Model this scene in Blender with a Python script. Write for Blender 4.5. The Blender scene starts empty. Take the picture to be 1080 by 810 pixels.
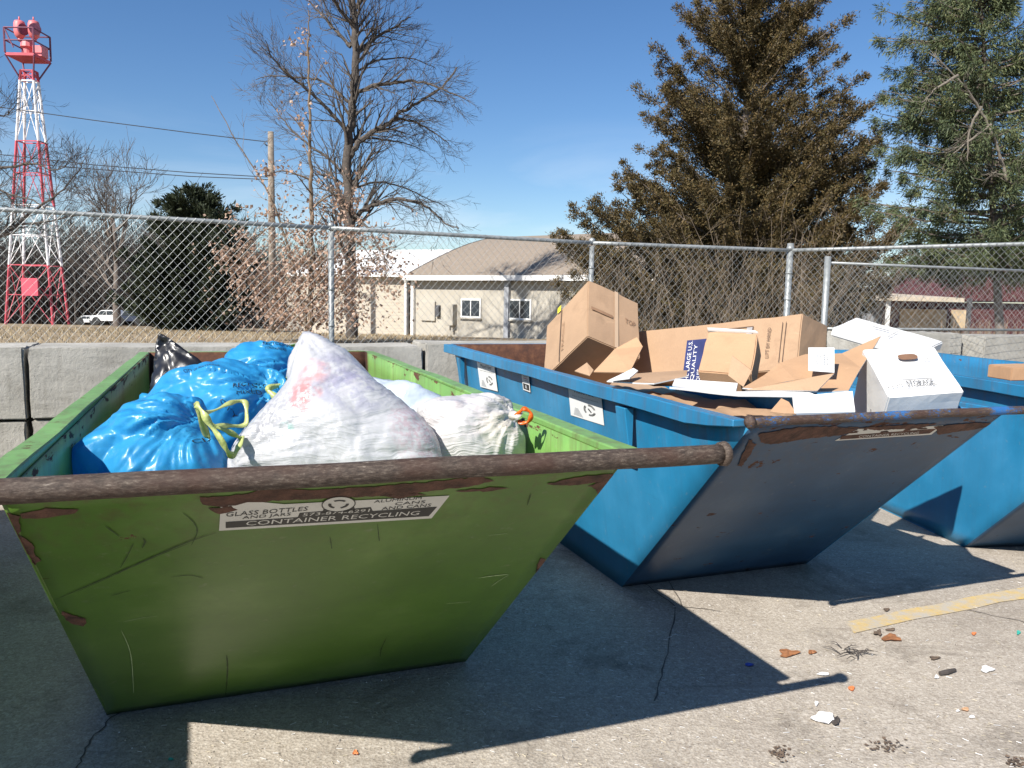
import bpy, bmesh, math, random
import numpy as np
from mathutils import Vector, Matrix, noise
from mathutils.geometry import delaunay_2d_cdt
from mathutils.bvhtree import BVHTree

random.seed(7)
R = math.radians
sc = bpy.context.scene
COL = sc.collection

# ------------------------------------------------------------------ camera
FPX, PITCH, ROLL, EYE = 831.9, R(6.139), R(1.109), 1.6
cr, sr, cp, sp = math.cos(ROLL), math.sin(ROLL), math.cos(PITCH), math.sin(PITCH)
cam_d = bpy.data.cameras.new('camera')
cam = bpy.data.objects.new('camera', cam_d)
COL.objects.link(cam)
cam_d.sensor_width = 36
cam_d.lens = FPX / 1080 * 36
cam_d.clip_end = 5000
cam_d.clip_start = 0.05
right = Vector((cr, sr * sp, sr * cp))
up = Vector((-sr, cr * sp, cr * cp))
fwd = Vector((0, cp, -sp))
M = Matrix((right, up, -fwd)).transposed().to_4x4()
M.translation = (0, 0, EYE)
cam.matrix_world = M
sc.camera = cam
EYEV = Vector((0, 0, EYE))


def ray(px, py):
    return right * ((px - 540) / FPX) - up * ((py - 405) / FPX) + fwd


def at(px, py, Y):
    """survey point: photo pixel at a known distance -> place in the world"""
    r = ray(px, py)
    return EYEV + r * (Y / r.y)


def at_z(px, py, z=0.0):
    r = ray(px, py)
    return EYEV + r * ((z - EYE) / r.z)


def on_plane(px, py, p, n):
    r = ray(px, py)
    return EYEV + r * ((Vector(p) - EYEV).dot(n) / r.dot(n))


# ------------------------------------------------------------------ materials
class NT:
    def __init__(s, name):
        s.m = bpy.data.materials.new(name)
        s.m.use_nodes = True
        s.t = s.m.node_tree
        s.b = s.t.nodes['Principled BSDF']
        s.out = s.t.nodes['Material Output']
        s.co = None

    def n(s, typ, **kw):
        nd = s.t.nodes.new(typ)
        for k, v in kw.items():
            setattr(nd, k, v)
        return nd

    def l(s, a, b):
        s.t.links.new(a, b)

    def coord(s, which='Object'):
        return s.n('ShaderNodeTexCoord').outputs[which]

    def mapping(s, vec, scale=(1, 1, 1), loc=(0, 0, 0)):
        m = s.n('ShaderNodeMapping')
        m.inputs['Scale'].default_value = scale
        m.inputs['Location'].default_value = loc
        s.l(vec, m.inputs['Vector'])
        return m.outputs[0]

    def noise(s, vec, scale, detail=4, rough=.55, dist=0.0):
        t = s.n('ShaderNodeTexNoise')
        t.inputs['Scale'].default_value = scale
        t.inputs['Detail'].default_value = detail
        t.inputs['Roughness'].default_value = rough
        t.inputs['Distortion'].default_value = dist
        s.l(vec, t.inputs['Vector'])
        return t.outputs['Fac']

    def vor(s, vec, scale, feature='F1', out='Distance'):
        t = s.n('ShaderNodeTexVoronoi', feature=feature)
        t.inputs['Scale'].default_value = scale
        s.l(vec, t.inputs['Vector'])
        return t.outputs[out]

    def ramp(s, fac, stops):
        r = s.n('ShaderNodeValToRGB')
        e = r.color_ramp.elements
        while len(e) < len(stops):
            e.new(0.5)
        for el, (p, c) in zip(e, stops):
            el.position = p
            if isinstance(c, (int, float)):
                c = (c, c, c)
            el.color = (*c[:3], 1)
        s.l(fac, r.inputs[0])
        return r.outputs[0]

    def mix(s, fac, a, b, mode='MIX'):
        m = s.n('ShaderNodeMix', data_type='RGBA', blend_type=mode)
        if hasattr(fac, 'links'):
            s.l(fac, m.inputs[0])
        else:
            m.inputs[0].default_value = fac
        for v, i in ((a, 6), (b, 7)):
            if hasattr(v, 'links'):
                s.l(v, m.inputs[i])
            else:
                m.inputs[i].default_value = (*v[:3], 1)
        return m.outputs[2]

    def math(s, op, a, b=0.0, clamp=False):
        m = s.n('ShaderNodeMath', operation=op, use_clamp=clamp)
        for v, i in ((a, 0), (b, 1)):
            if hasattr(v, 'links'):
                s.l(v, m.inputs[i])
            else:
                m.inputs[i].default_value = v
        return m.outputs[0]

    def sep(s, vec):
        x = s.n('ShaderNodeSeparateXYZ')
        s.l(vec, x.inputs[0])
        return x.outputs

    def bump(s, h, strength=.3, dist=.01):
        b = s.n('ShaderNodeBump')
        b.inputs['Strength'].default_value = strength
        b.inputs['Distance'].default_value = dist
        s.l(h, b.inputs['Height'])
        s.l(b.outputs[0], s.b.inputs['Normal'])

    def col(s, c):
        if hasattr(c, 'links'):
            s.l(c, s.b.inputs['Base Color'])
        else:
            s.b.inputs['Base Color'].default_value = (*c[:3], 1)

    def set(s, **kw):
        for k, v in kw.items():
            i = s.b.inputs[k.replace('_', ' ')]
            if hasattr(v, 'links'):
                s.l(v, i)
            else:
                i.default_value = v


def simple(name, c, rough=.6, metal=0.0, var=.25, scale=8, bump=0.0, bscale=40, spec=.5):
    t = NT(name)
    co = t.coord()
    f = t.noise(co, scale, 5, .6)
    lo = tuple(x * (1 - var) for x in c)
    hi = tuple(min(1, x * (1 + var)) for x in c)
    t.col(t.ramp(f, [(.3, lo), (.7, hi)]))
    t.set(Roughness=rough, Metallic=metal, Specular_IOR_Level=spec)
    if bump:
        t.bump(t.noise(co, bscale, 5, .6), bump, .01)
    return t.m


RUST = [(.25, (.030, .014, .010)), (.5, (.075, .030, .016)), (.75, (.14, .062, .030))]


def painted(name, paint, top, edge_w=.10, amount=.0, dull=.0, back=None, streak=.35, rough=.42, dirt=.5, pale=None):
    """worn enamel over rusting steel; object space is the dumpster's own frame, top = rim height"""
    t = NT(name)
    co = t.coord()
    x = t.sep(co)
    big = t.noise(co, 2.2, 5, .6)
    fine = t.noise(co, 26, 6, .65)
    c0 = t.ramp(big, [(.3, tuple(v * .78 for v in paint)), (.52, paint), (.75, tuple(min(1, v * 1.25 + .012) for v in (pale or paint)))])
    # rain streaks of dirt
    st = t.noise(t.mapping(co, (9, 9, .7)), 3.0, 4, .6)
    c1 = t.mix(t.math('MULTIPLY', t.ramp(st, [(.5, 0), (.75, 1)]), dirt * .5), c0, tuple(v * .45 + .02 for v in paint))
    # rust run-off below the rim
    run = t.noise(t.mapping(co, (14, 14, 1.1)), 2.0, 5, .65)
    gr = t.math('DIVIDE', t.math('SUBTRACT', x[2], top - .42), .42, clamp=True)
    rf_ = t.math('MULTIPLY', t.math('POWER', gr, 1.6), t.ramp(run, [(.46, 0), (.68, 1)]))
    c1 = t.mix(t.math('MULTIPLY', rf_, streak * 1.6), c1, (.10, .055, .028))
    # scuffs: long thin rubbed lines and broad paler patches
    sc1 = t.noise(t.mapping(co, (1.2, 1.2, 16)), 3.2, 6, .7, .6)
    c1 = t.mix(t.math('MULTIPLY', t.ramp(sc1, [(.63, 0), (.70, 1)]), .28), c1, tuple(v * .5 for v in paint))
    fd = t.noise(co, 1.1, 3, .5)
    c1 = t.mix(t.math('MULTIPLY', t.ramp(fd, [(.48, 0), (.66, 1)]), .30), c1, tuple(v * .9 + .025 for v in (pale or paint)))
    # dust specks
    c1 = t.mix(t.math('MULTIPLY', t.ramp(fine, [(.62, 0), (.74, 1)]), .25), c1, (.30, .28, .22))
    # rust near the rim and in scattered chips
    g = t.math('DIVIDE', t.math('SUBTRACT', x[2], top - edge_w), edge_w, clamp=True)
    rn = t.noise(t.mapping(co, (2.4, 2.4, 9)), 2.3, 6, .62)
    v = t.math('ADD', t.math('MULTIPLY', g, .22), rn)
    m1 = t.ramp(v, [(.70 - amount, 0), (.72 - amount, 1)])
    chips = t.noise(co, 7.0, 7, .7)
    m2 = t.ramp(chips, [(.685 - amount * .6, 0), (.70 - amount * .6, 1)])
    msk = t.math('MAXIMUM', m1, m2)
    if back is not None:
        gb = t.ramp(t.math('ADD', t.math('SUBTRACT', x[1], back - .35), t.math('MULTIPLY', chips, .2)), [(.27, 0), (.33, 1)])
        msk = t.math('MAXIMUM', msk, gb)
    rc = t.ramp(t.noise(co, 18, 6, .7), RUST)
    t.col(t.mix(msk, c1, rc))
    t.set(Roughness=t.math('ADD', t.math('MULTIPLY', msk, .4), rough), Specular_IOR_Level=.4)
    h = t.math('SUBTRACT', t.math('MULTIPLY', fine, .25), t.math('MULTIPLY', msk, .5))
    t.bump(h, .35, .004)
    return t.m


def rusty_pipe(name, paint=None, amt=.5):
    t = NT(name)
    co = t.coord()
    a = t.noise(t.mapping(co, (1, 3, 3)), 46, 8, .8)
    b = t.noise(co, 5, 4, .6)
    rc = t.ramp(a, [(.30, (.018, .013, .010)), (.47, (.052, .036, .027)), (.58, (.11, .084, .064)), (.70, (.30, .26, .215))])
    rc = t.mix(t.ramp(b, [(.45, 0), (.65, .6)]), rc, (.06, .026, .016))
    if paint:
        pm = t.ramp(t.math('ADD', t.math('MULTIPLY', a, .6), t.math('MULTIPLY', b, .5)), [(amt, 1), (amt + .03, 0)])
        rc = t.mix(pm, rc, paint)
    t.col(rc)
    t.set(Roughness=.62, Specular_IOR_Level=.4)
    t.bump(a, .7, .004)
    return t.m


def plastic(name, base, rough=.25, trans=.3, spots=(), bump=.5, bscale=30, lo=None, coat=.3, stretch=(1, 1, 1), lines=None):
    t = NT(name)
    co = t.coord()
    n1 = t.noise(co, 9, 5, .6, .6)
    c = t.ramp(n1, [(.3, lo or tuple(v * .8 for v in base)), (.7, base)])
    for (p, rad, colr, amt, sc_) in spots:
        d = t.n('ShaderNodeVectorMath', operation='DISTANCE')
        t.l(co, d.inputs[0])
        d.inputs[1].default_value = p
        f = t.math('SUBTRACT', 1.0, t.math('DIVIDE', d.outputs['Value'], rad), clamp=True)
        f = t.math('MULTIPLY', t.math('POWER', f, .45), t.ramp(t.noise(co, sc_, 3, .6), [(.42, 0), (.58, 1)]))
        c = t.mix(t.math('MULTIPLY', f, amt), c, colr)
    t.col(c)
    t.set(Roughness=rough, Coat_Weight=coat, Coat_Roughness=.18)
    dn = t.n('ShaderNodeTexNoise')
    dn.inputs['Scale'].default_value = 7
    t.l(co, dn.inputs['Vector'])
    va = t.n('ShaderNodeVectorMath', operation='MULTIPLY_ADD')
    t.l(dn.outputs['Color'], va.inputs[0])
    va.inputs[1].default_value = (.12, .12, .12)
    t.l(co, va.inputs[2])
    e1 = t.vor(t.mapping(va.outputs[0], stretch), bscale, 'DISTANCE_TO_EDGE')
    e2 = t.vor(t.mapping(va.outputs[0], stretch), bscale * 2.7, 'DISTANCE_TO_EDGE')
    hh = t.math('ADD', e1, t.math('MULTIPLY', e2, .4))
    if lines is not None:
        m = t.n('ShaderNodeMapping')
        m.inputs['Rotation'].default_value = (0, lines, 0)
        m.inputs['Scale'].default_value = (2.2, 2.2, 34)
        t.l(va.outputs[0], m.inputs['Vector'])
        ln_ = t.math('ABSOLUTE', t.math('SUBTRACT', t.noise(m.outputs[0], 2.0, 2, .5), .5))
        ln_ = t.math('POWER', t.math('SUBTRACT', 1.0, t.math('MULTIPLY', ln_, 5.0), clamp=True), 2.0)
        hh = t.math('ADD', hh, t.math('MULTIPLY', ln_, .32))
    t.bump(hh, bump, .02)
    tr = t.n('ShaderNodeBsdfTranslucent')
    t.l(c, tr.inputs[0])
    mx = t.n('ShaderNodeMixShader')
    mx.inputs[0].default_value = trans
    t.l(t.b.outputs[0], mx.inputs[1])
    t.l(tr.outputs[0], mx.inputs[2])
    t.l(mx.outputs[0], t.out.inputs[0])
    return t.m


def cardboard(name, c=(.37, .245, .155)):
    t = NT(name)
    co = t.coord()
    f = t.noise(co, 3, 4, .6)
    g = t.noise(t.mapping(co, (60, 60, 4)), 4, 3, .5)
    c0 = t.ramp(f, [(.3, tuple(v * .88 for v in c)), (.7, tuple(v * 1.08 for v in c))])
    c0 = t.mix(.12, c0, t.ramp(g, [(.35, tuple(v * .6 for v in c)), (.65, tuple(v * 1.3 for v in c))]))
    sm = t.noise(co, 5, 6, .7, .5)
    c0 = t.mix(t.math('MULTIPLY', t.ramp(sm, [(.56, 0), (.72, 1)]), .35), c0, tuple(v * .55 for v in c))
    sc1 = t.noise(t.mapping(co, (4, 4, 30)), 2.5, 5, .7, .4)
    c0 = t.mix(t.math('MULTIPLY', t.ramp(sc1, [(.62, 0), (.70, 1)]), .3), c0, tuple(min(1, v * 1.5) for v in c))
    t.col(c0)
    t.set(Roughness=.8, Specular_IOR_Level=.2)
    t.bump(t.math('ADD', t.math('MULTIPLY', g, .3), t.noise(co, 6, 3, .5)), .25, .006)
    return t.m


def foliage(name, cols, scale=1.2, trans=.15, rough=.6):
    t = NT(name)
    co = t.coord()
    f = t.noise(co, scale, 4, .7)
    g = t.n('ShaderNodeNewGeometry')
    rn = t.math('ADD', t.math('MULTIPLY', f, .7), t.math('MULTIPLY', g.outputs['Random Per Island'], .3))
    n = len(cols)
    t.col(t.ramp(rn, [(.3 + .4 * i / (n - 1), c) for i, c in enumerate(cols)]))
    t.set(Roughness=rough, Specular_IOR_Level=.3)
    if trans:
        tr = t.n('ShaderNodeBsdfTranslucent')
        tr.inputs[0].default_value = (*cols[-1], 1)
        mx = t.n('ShaderNodeMixShader')
        mx.inputs[0].default_value = trans
        t.l(t.b.outputs[0], mx.inputs[1])
        t.l(tr.outputs[0], mx.inputs[2])
        t.l(mx.outputs[0], t.out.inputs[0])
    return t.m


# ------------------------------------------------------------------ mesh builder
class MB:
    def __init__(s):
        s.v, s.f, s.mi = [], [], []

    def add(s, vs, fs, mi=0):
        o = len(s.v)
        s.v.extend([tuple(v) for v in vs])
        s.f.extend([tuple(i + o for i in f) for f in fs])
        s.mi.extend([mi] * len(fs))
        return s

    def hexa(s, c, mi=0):
        """c: 8 corners, bottom ring then top ring"""
        return s.add(c, [(3, 2, 1, 0), (4, 5, 6, 7), (0, 1, 5, 4), (1, 2, 6, 5), (2, 3, 7, 6), (3, 0, 4, 7)], mi)

    def box(s, lo, hi, mi=0):
        (a, b, c), (d, e, f) = lo, hi
        return s.hexa([(a, b, c), (d, b, c), (d, e, c), (a, e, c), (a, b, f), (d, b, f), (d, e, f), (a, e, f)], mi)

    def obox(s, o, ex, ey, ez, mi=0):
        o, ex, ey, ez = map(Vector, (o, ex, ey, ez))
        return s.hexa([o, o + ex, o + ex + ey, o + ey, o + ez, o + ex + ez, o + ex + ey + ez, o + ey + ez], mi)

    def tube(s, pts, rad, n=6, mi=0, cap=True):
        pts = [Vector(p) for p in pts]
        if not hasattr(rad, '__len__'):
            rad = [rad] * len(pts)
        o = len(s.v)
        prev = None
        for i, p in enumerate(pts):
            d = pts[min(i + 1, len(pts) - 1)] - pts[max(i - 1, 0)]
            if d.length < 1e-9:
                d = Vector((0, 0, 1))
            d.normalize()
            if prev is None:
                a = d.orthogonal().normalized()
            else:
                a = prev - d * prev.dot(d)
                a = a.normalized() if a.length > 1e-6 else d.orthogonal().normalized()
            prev = a
            b = d.cross(a)
            for k in range(n):
                t = 2 * math.pi * k / n
                s.v.append(tuple(p + (a * math.cos(t) + b * math.sin(t)) * rad[i]))
        for i in range(len(pts) - 1):
            for k in range(n):
                k2 = (k + 1) % n
                s.f.append((o + i * n + k, o + i * n + k2, o + (i + 1) * n + k2, o + (i + 1) * n + k))
                s.mi.append(mi)
        if cap and n > 2:
            s.f.append(tuple(o + k for k in reversed(range(n))))
            s.f.append(tuple(o + (len(pts) - 1) * n + k for k in range(n)))
            s.mi += [mi, mi]
        return s

    def build(s, name, mats, parent=None, smooth=False):
        me = bpy.data.meshes.new(name)
        me.from_pydata(s.v, [], s.f)
        mats = mats if isinstance(mats, (list, tuple)) else [mats]
        for m in mats:
            me.materials.append(m)
        if len(mats) > 1:
            me.polygons.foreach_set('material_index', s.mi)
        if smooth:
            me.polygons.foreach_set('use_smooth', [True] * len(me.polygons))
        me.update()
        o = bpy.data.objects.new(name, me)
        COL.objects.link(o)
        if parent:
            o.parent = parent
        return o


def recalc(o):
    bm = bmesh.new()
    bm.from_mesh(o.data)
    bmesh.ops.recalc_face_normals(bm, faces=bm.faces)
    bm.to_mesh(o.data)
    bm.free()
    return o


def bevel(o, w=.004, seg=2):
    bm = bmesh.new()
    bm.from_mesh(o.data)
    bmesh.ops.recalc_face_normals(bm, faces=bm.faces)
    bmesh.ops.bevel(bm, geom=list(bm.edges), offset=w, segments=seg, affect='EDGES', clamp_overlap=True)
    bm.to_mesh(o.data)
    bm.free()
    return o


def tag(o, label=None, cat=None, group=None, kind=None):
    if label:
        o['label'] = label
    if cat:
        o['category'] = cat
    if group:
        o['group'] = group
    if kind:
        o['kind'] = kind
    return o


def thing(name, label, cat, loc=(0, 0, 0), rz=0.0, group=None):
    o = bpy.data.objects.new(name, None)
    o.empty_display_size = .2
    COL.objects.link(o)
    o.location = loc
    o.rotation_euler = (0, 0, rz)
    return tag(o, label, cat, group)


_txt = {}


def text_mesh(s):
    """glyph outlines of a line of text, scaled to 1 high caps, centred on x"""
    if s not in _txt:
        c = bpy.data.curves.new('t', 'FONT')
        c.body = s
        c.resolution_u = 2
        o = bpy.data.objects.new('t', c)
        COL.objects.link(o)
        dg = bpy.context.evaluated_depsgraph_get()
        me = bpy.data.meshes.new_from_object(o.evaluated_get(dg))
        vs = [v.co.copy() for v in me.vertices]
        fs = [tuple(p.vertices) for p in me.polygons]
        bpy.data.objects.remove(o)
        bpy.data.curves.remove(c)
        bpy.data.meshes.remove(me)
        x0 = min(v.x for v in vs)
        x1 = max(v.x for v in vs)
        y0 = min(v.y for v in vs)
        y1 = max(v.y for v in vs)
        _txt[s] = ([((v.x - x0) / (x1 - x0), (v.y - y0) / (y1 - y0)) for v in vs], fs)
    return _txt[s]


def lettering(mb, s, o, ex, ey, mi=0, fn=None):
    """fit a line of text into the parallelogram o, ex (width), ey (height)"""
    vs, fs = text_mesh(s)
    P = [Vector(o) + Vector(ex) * u + Vector(ey) * v for u, v in vs]
    if fn:
        P = [fn(p) for p in P]
    mb.add(P, fs, mi)


# ------------------------------------------------------------------ light, world
SUN_DIR = Vector((-.727, -.954, 1.0)).normalized()
sun_d = bpy.data.lights.new('sun', 'SUN')
sun_d.energy = 5.0
sun_d.angle = R(.5)
sun_d.color = (1, .955, .88)
sun = bpy.data.objects.new('sun', sun_d)
COL.objects.link(sun)
sun.rotation_euler = SUN_DIR.to_track_quat('Z', 'Y').to_euler()

w = bpy.data.worlds.new('World')
sc.world = w
w.use_nodes = True
wt = w.node_tree
bg = wt.nodes['Background']
sky = wt.nodes.new('ShaderNodeTexSky')
sky.sky_type = 'NISHITA'
sky.sun_disc = False
sky.sun_elevation = math.asin(SUN_DIR.z)
sky.sun_rotation = math.atan2(SUN_DIR.x, SUN_DIR.y)
sky.altitude = 200
sky.air_density = 1.0
sky.dust_density = .3
sky.ozone_density = 3.2
# thin cirrus low over the horizon
tc = wt.nodes.new('ShaderNodeTexCoord')
mp = wt.nodes.new('ShaderNodeMapping')
mp.inputs['Scale'].default_value = (1.1, 1.1, 7)
mp.inputs['Location'].default_value = (.3, .2, 0)
wt.links.new(tc.outputs['Generated'], mp.inputs[0])
nz = wt.nodes.new('ShaderNodeTexNoise')
nz.inputs['Scale'].default_value = 2.1
nz.inputs['Detail'].default_value = 7
nz.inputs['Roughness'].default_value = .55
nz.inputs['Distortion'].default_value = .4
wt.links.new(mp.outputs[0], nz.inputs['Vector'])
rp = wt.nodes.new('ShaderNodeValToRGB')
rp.color_ramp.elements[0].position = .43
rp.color_ramp.elements[1].position = .70
wt.links.new(nz.outputs['Fac'], rp.inputs[0])
sx = wt.nodes.new('ShaderNodeSeparateXYZ')
wt.links.new(tc.outputs['Generated'], sx.inputs[0])
band = wt.nodes.new('ShaderNodeValToRGB')
e = band.color_ramp.elements
e[0].position, e[0].color = 0.0, (.75, .75, .75, 1)
e[1].position, e[1].color = .22, (0, 0, 0, 1)
wt.links.new(sx.outputs[2], band.inputs[0])
ml = wt.nodes.new('ShaderNodeMath')
ml.operation = 'MULTIPLY'
wt.links.new(rp.outputs[0], ml.inputs[0])
wt.links.new(band.outputs[0], ml.inputs[1])
mxc = wt.nodes.new('ShaderNodeMix')
mxc.data_type = 'RGBA'
wt.links.new(ml.outputs[0], mxc.inputs[0])
hs = wt.nodes.new('ShaderNodeHueSaturation')
hs.inputs['Hue'].default_value = .505
hs.inputs['Saturation'].default_value = 1.2
wt.links.new(sky.outputs[0], hs.inputs['Color'])
wt.links.new(hs.outputs[0], mxc.inputs[6])
mxc.inputs[7].default_value = (7.2, 7.9, 8.8, 1)
wt.links.new(mxc.outputs[2], bg.inputs[0])
bg.inputs[1].default_value = .074
sc.view_settings.view_transform = 'Standard'
sc.view_settings.look = 'None'
sc.view_settings.exposure = .80
sc.view_settings.gamma = 1

# ------------------------------------------------------------------ ground


def gz(y):
    if y < 30:
        return 0.0
    if y < 150:
        return -.036 * (y - 30)
    return -4.32


t = NT('dry_grass_earth')
co = t.coord()
c = t.ramp(t.noise(co, .6, 8, .7), [(.3, (.19, .14, .085)), (.5, (.29, .225, .145)), (.7, (.36, .29, .20))])
c = t.mix(.5, c, t.ramp(t.noise(co, 9, 6, .7), [(.3, (.16, .12, .07)), (.7, (.42, .34, .24))]))
t.col(c)
t.set(Roughness=.95, Specular_IOR_Level=.1)
t.bump(t.noise(co, 12, 6, .7), .8, .05)
M_EARTH = t.m

xs = [-900, -300, -100, -50, -25, -10, 0, 10, 25, 50, 100, 300, 900]
ys = [-60, -20, 0, 5, 10, 20, 28, 30, 32, 40, 60, 90, 150, 300, 900, 2500]
mb = MB()
mb.add([(x, y, gz(y) - .006) for y in ys for x in xs],
       [(j * 13 + i, j * 13 + i + 1, (j + 1) * 13 + i + 1, (j + 1) * 13 + i) for j in range(len(ys) - 1) for i in range(12)])
tag(mb.build('ground', M_EARTH), kind='structure')

t = NT('worn_concrete')
co = t.coord('Object')
n_big = t.noise(co, .9, 6, .6)
n_mid = t.noise(co, 6, 6, .65)
base = t.ramp(n_big, [(.30, (.31, .258, .205)), (.5, (.40, .34, .272)), (.7, (.47, .405, .33))])
base = t.mix(.35, base, t.ramp(n_mid, [(.3, (.24, .20, .16)), (.7, (.52, .455, .375))]))
# exposed aggregate
vv = t.vor(co, 85, 'F1', 'Color')
base = t.mix(.28, base, t.ramp(t.sep(vv)[0], [(.0, (.10, .09, .08)), (.35, (.27, .245, .21)), (.8, (.42, .39, .34)), (1, (.72, .69, .63))]))
vv2 = t.vor(co, 190, 'F1', 'Color')
base = t.mix(.22, base, t.ramp(t.sep(vv2)[1], [(.1, (.12, .10, .09)), (.9, (.60, .56, .50))]))
# oil and dirt stains
st = t.noise(co, 1.7, 7, .7, .6)
base = t.mix(t.math('MULTIPLY', t.ramp(st, [(.53, 0), (.68, 1)]), .6), base, (.085, .070, .056))
st2 = t.noise(t.mapping(co, (1, 1, 1), (4, 7, 0)), 5.0, 6, .75)
base = t.mix(t.math('MULTIPLY', t.ramp(st2, [(.66, 0), (.72, 1)]), .7), base, (.075, .055, .042))
mp_ = t.n('ShaderNodeMapping')
mp_.inputs['Rotation'].default_value = (0, 0, -.42)
mp_.inputs['Scale'].default_value = (1.1, 13, 1)
t.l(co, mp_.inputs['Vector'])
drag = t.noise(mp_.outputs[0], 1.6, 6, .7, .3)
base = t.mix(t.math('MULTIPLY', t.ramp(drag, [(.57, 0), (.70, 1)]), .38), base, (.15, .125, .10))
base = t.mix(t.math('MULTIPLY', t.ramp(drag, [(.28, 1), (.36, 0)]), .30), base, (.62, .58, .52))
blot = t.noise(co, .55, 5, .65, .8)
base = t.mix(t.math('MULTIPLY', t.ramp(blot, [(.54, 0), (.64, 1)]), .40), base, (.17, .138, .108))
t.col(base)
t.set(Roughness=.9, Specular_IOR_Level=.25)
t.bump(t.math('ADD', t.math('MULTIPLY', t.vor(co, 85), .6), t.noise(co, 60, 5, .7)), .55, .006)
M_CONC = t.m

# wall line: y = WY + WS * x is the front face of the block wall
WY, WS = 7.42, .366
lot = MB()
gx = np.linspace(-14, 16, 31)
lot.add([(x, -14, 0) for x in gx] + [(x, WY + WS * x + .35, 0) for x in gx],
        [(i, i + 1, 32 + i, 31 + i) for i in range(30)])
tag(lot.build('concrete_lot', M_CONC), kind='structure')

# painted bay line
t = NT('worn_yellow_paint')
co = t.coord()
f = t.ramp(t.noise(co, 10, 7, .75), [(.41, 0), (.66, .85)])
pc = t.ramp(t.noise(co, 30, 4), [(.3, (.50, .32, .06)), (.7, (.60, .41, .10))])
t.col(t.mix(f, (.40, .36, .30), pc))
t.set(Roughness=.85)
t.bump(t.noise(co, 60, 5, .7), .5, .006)
P = [at_z(892, 656), at_z(900, 668), at_z(1090, 630), at_z(1088, 617)]
far = (P[3] + P[2]) / 2 - (P[0] + P[1]) / 2
P[2] += far * 1.2
P[3] += far * 1.2
mb = MB()
n = 14
top = [P[0].lerp(P[3], i / n) + Vector((0, random.uniform(-.012, .012), .004)) for i in range(n + 1)]
bot = [P[1].lerp(P[2], i / n) + Vector((0, random.uniform(-.012, .012), .004)) for i in range(n + 1)]
mb.add(top + bot, [(n + 1 + i, n + 2 + i, i + 1, i) for i in range(n)])
tag(mb.build('painted_line', t.m), kind='structure')

# cracks in the slab
M_CRACK = simple('crack_dirt', (.11, .095, .08), .95)


def strip_path(pts, wd, z=.003):
    mb = MB()
    L = []
    for a, b in zip(pts, pts[1:]):
        for k in range(8):
            L.append(a.lerp(b, k / 8))
    L.append(pts[-1])
    vs = []
    for i, p in enumerate(L):
        d = (L[min(i + 1, len(L) - 1)] - L[max(0, i - 1)]).normalized()
        s = Vector((-d.y, d.x, 0))
        j = s * random.uniform(-.007, .007)
        ww = wd * random.uniform(.45, 1.2)
        vs += [p + j + s * ww + Vector((0, 0, z)), p + j - s * ww + Vector((0, 0, z))]
    mb.add(vs, [(2 * i, 2 * i + 1, 2 * i + 3, 2 * i + 2) for i in range(len(L) - 1)])
    return mb


for pts in ([(80, 812), (95, 782), (118, 757), (150, 742)], [(592, 560), (660, 600), (712, 640), (705, 690), (690, 740)],
            [(690, 585), (720, 640), (760, 645)], [(1000, 640), (1075, 655), (1110, 668)]):
    tag(strip_path([at_z(*q) for q in pts], .0035).build('ground_crack', M_CRACK), kind='structure')

# ------------------------------------------------------------------ block wall
t = NT('cast_concrete_block')
co = t.coord()
c = t.ramp(t.noise(co, 2.5, 7, .65), [(.3, (.27, .255, .225)), (.5, (.36, .345, .31)), (.75, (.44, .42, .38))])
pit = t.noise(co, 38, 4, .7)
c = t.mix(t.ramp(pit, [(.66, 0), (.72, .8)]), c, (.16, .15, .13))
sk = t.noise(t.mapping(co, (7, 7, .6)), 2.2, 5, .6)
c = t.mix(t.ramp(sk, [(.55, 0), (.78, .45)]), c, (.20, .185, .16))
t.col(c)
t.set(Roughness=.92, Specular_IOR_Level=.2)
t.bump(t.math('SUBTRACT', t.noise(co, 22, 7, .7), t.ramp(pit, [(.64, 0), (.72, .8)])), .7, .012)
M_BLOCK = t.m

wyaw = math.atan(WS)
wdir = Vector((math.cos(wyaw), math.sin(wyaw), 0))
wnor = Vector((-wdir.y, wdir.x, 0))


def block(name, label, s0, s1, z0, z1, push=0.0, thick=.6, seed=0, group='concrete blocks of the retaining wall'):
    """s = distance along the wall from its point at x = -3.74"""
    L = s1 - s0
    rnd = random.Random(seed)
    bm = bmesh.new()
    bmesh.ops.create_cube(bm, size=1)
    for v in bm.verts:
        v.co = Vector(((v.co.x + .5) * L, (v.co.y + .5) * thick, (v.co.z + .5) * (z1 - z0)))
    bmesh.ops.bevel(bm, geom=list(bm.edges), offset=.010, segments=2, affect='EDGES')
    bmesh.ops.subdivide_edges(bm, edges=[e for e in bm.edges if e.calc_length() > .15], cuts=7, use_grid_fill=True)
    for v in bm.verts:
        k = noise.noise_vector(v.co * 5 + Vector((seed * 7.1, 0, 0))) * .006 + noise.noise_vector(v.co * 19 + Vector((seed, 3, 0))) * .004
        v.co += k
        e_ = min(v.co.x, L - v.co.x) + abs(v.co.z - (z1 - z0))
        if e_ < .12:
            v.co += noise.noise_vector(v.co * 30) * .012
    me = bpy.data.meshes.new(name)
    bm.to_mesh(me)
    bm.free()
    me.materials.append(M_BLOCK)
    o = bpy.data.objects.new(name, me)
    COL.objects.link(o)
    o.location = Vector((-3.74, WY + WS * -3.74, z0)) + wdir * s0 + wnor * push
    o.rotation_euler = (0, 0, wyaw + rnd.uniform(-.006, .006))
    return tag(o, label, 'concrete block', group)


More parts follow.
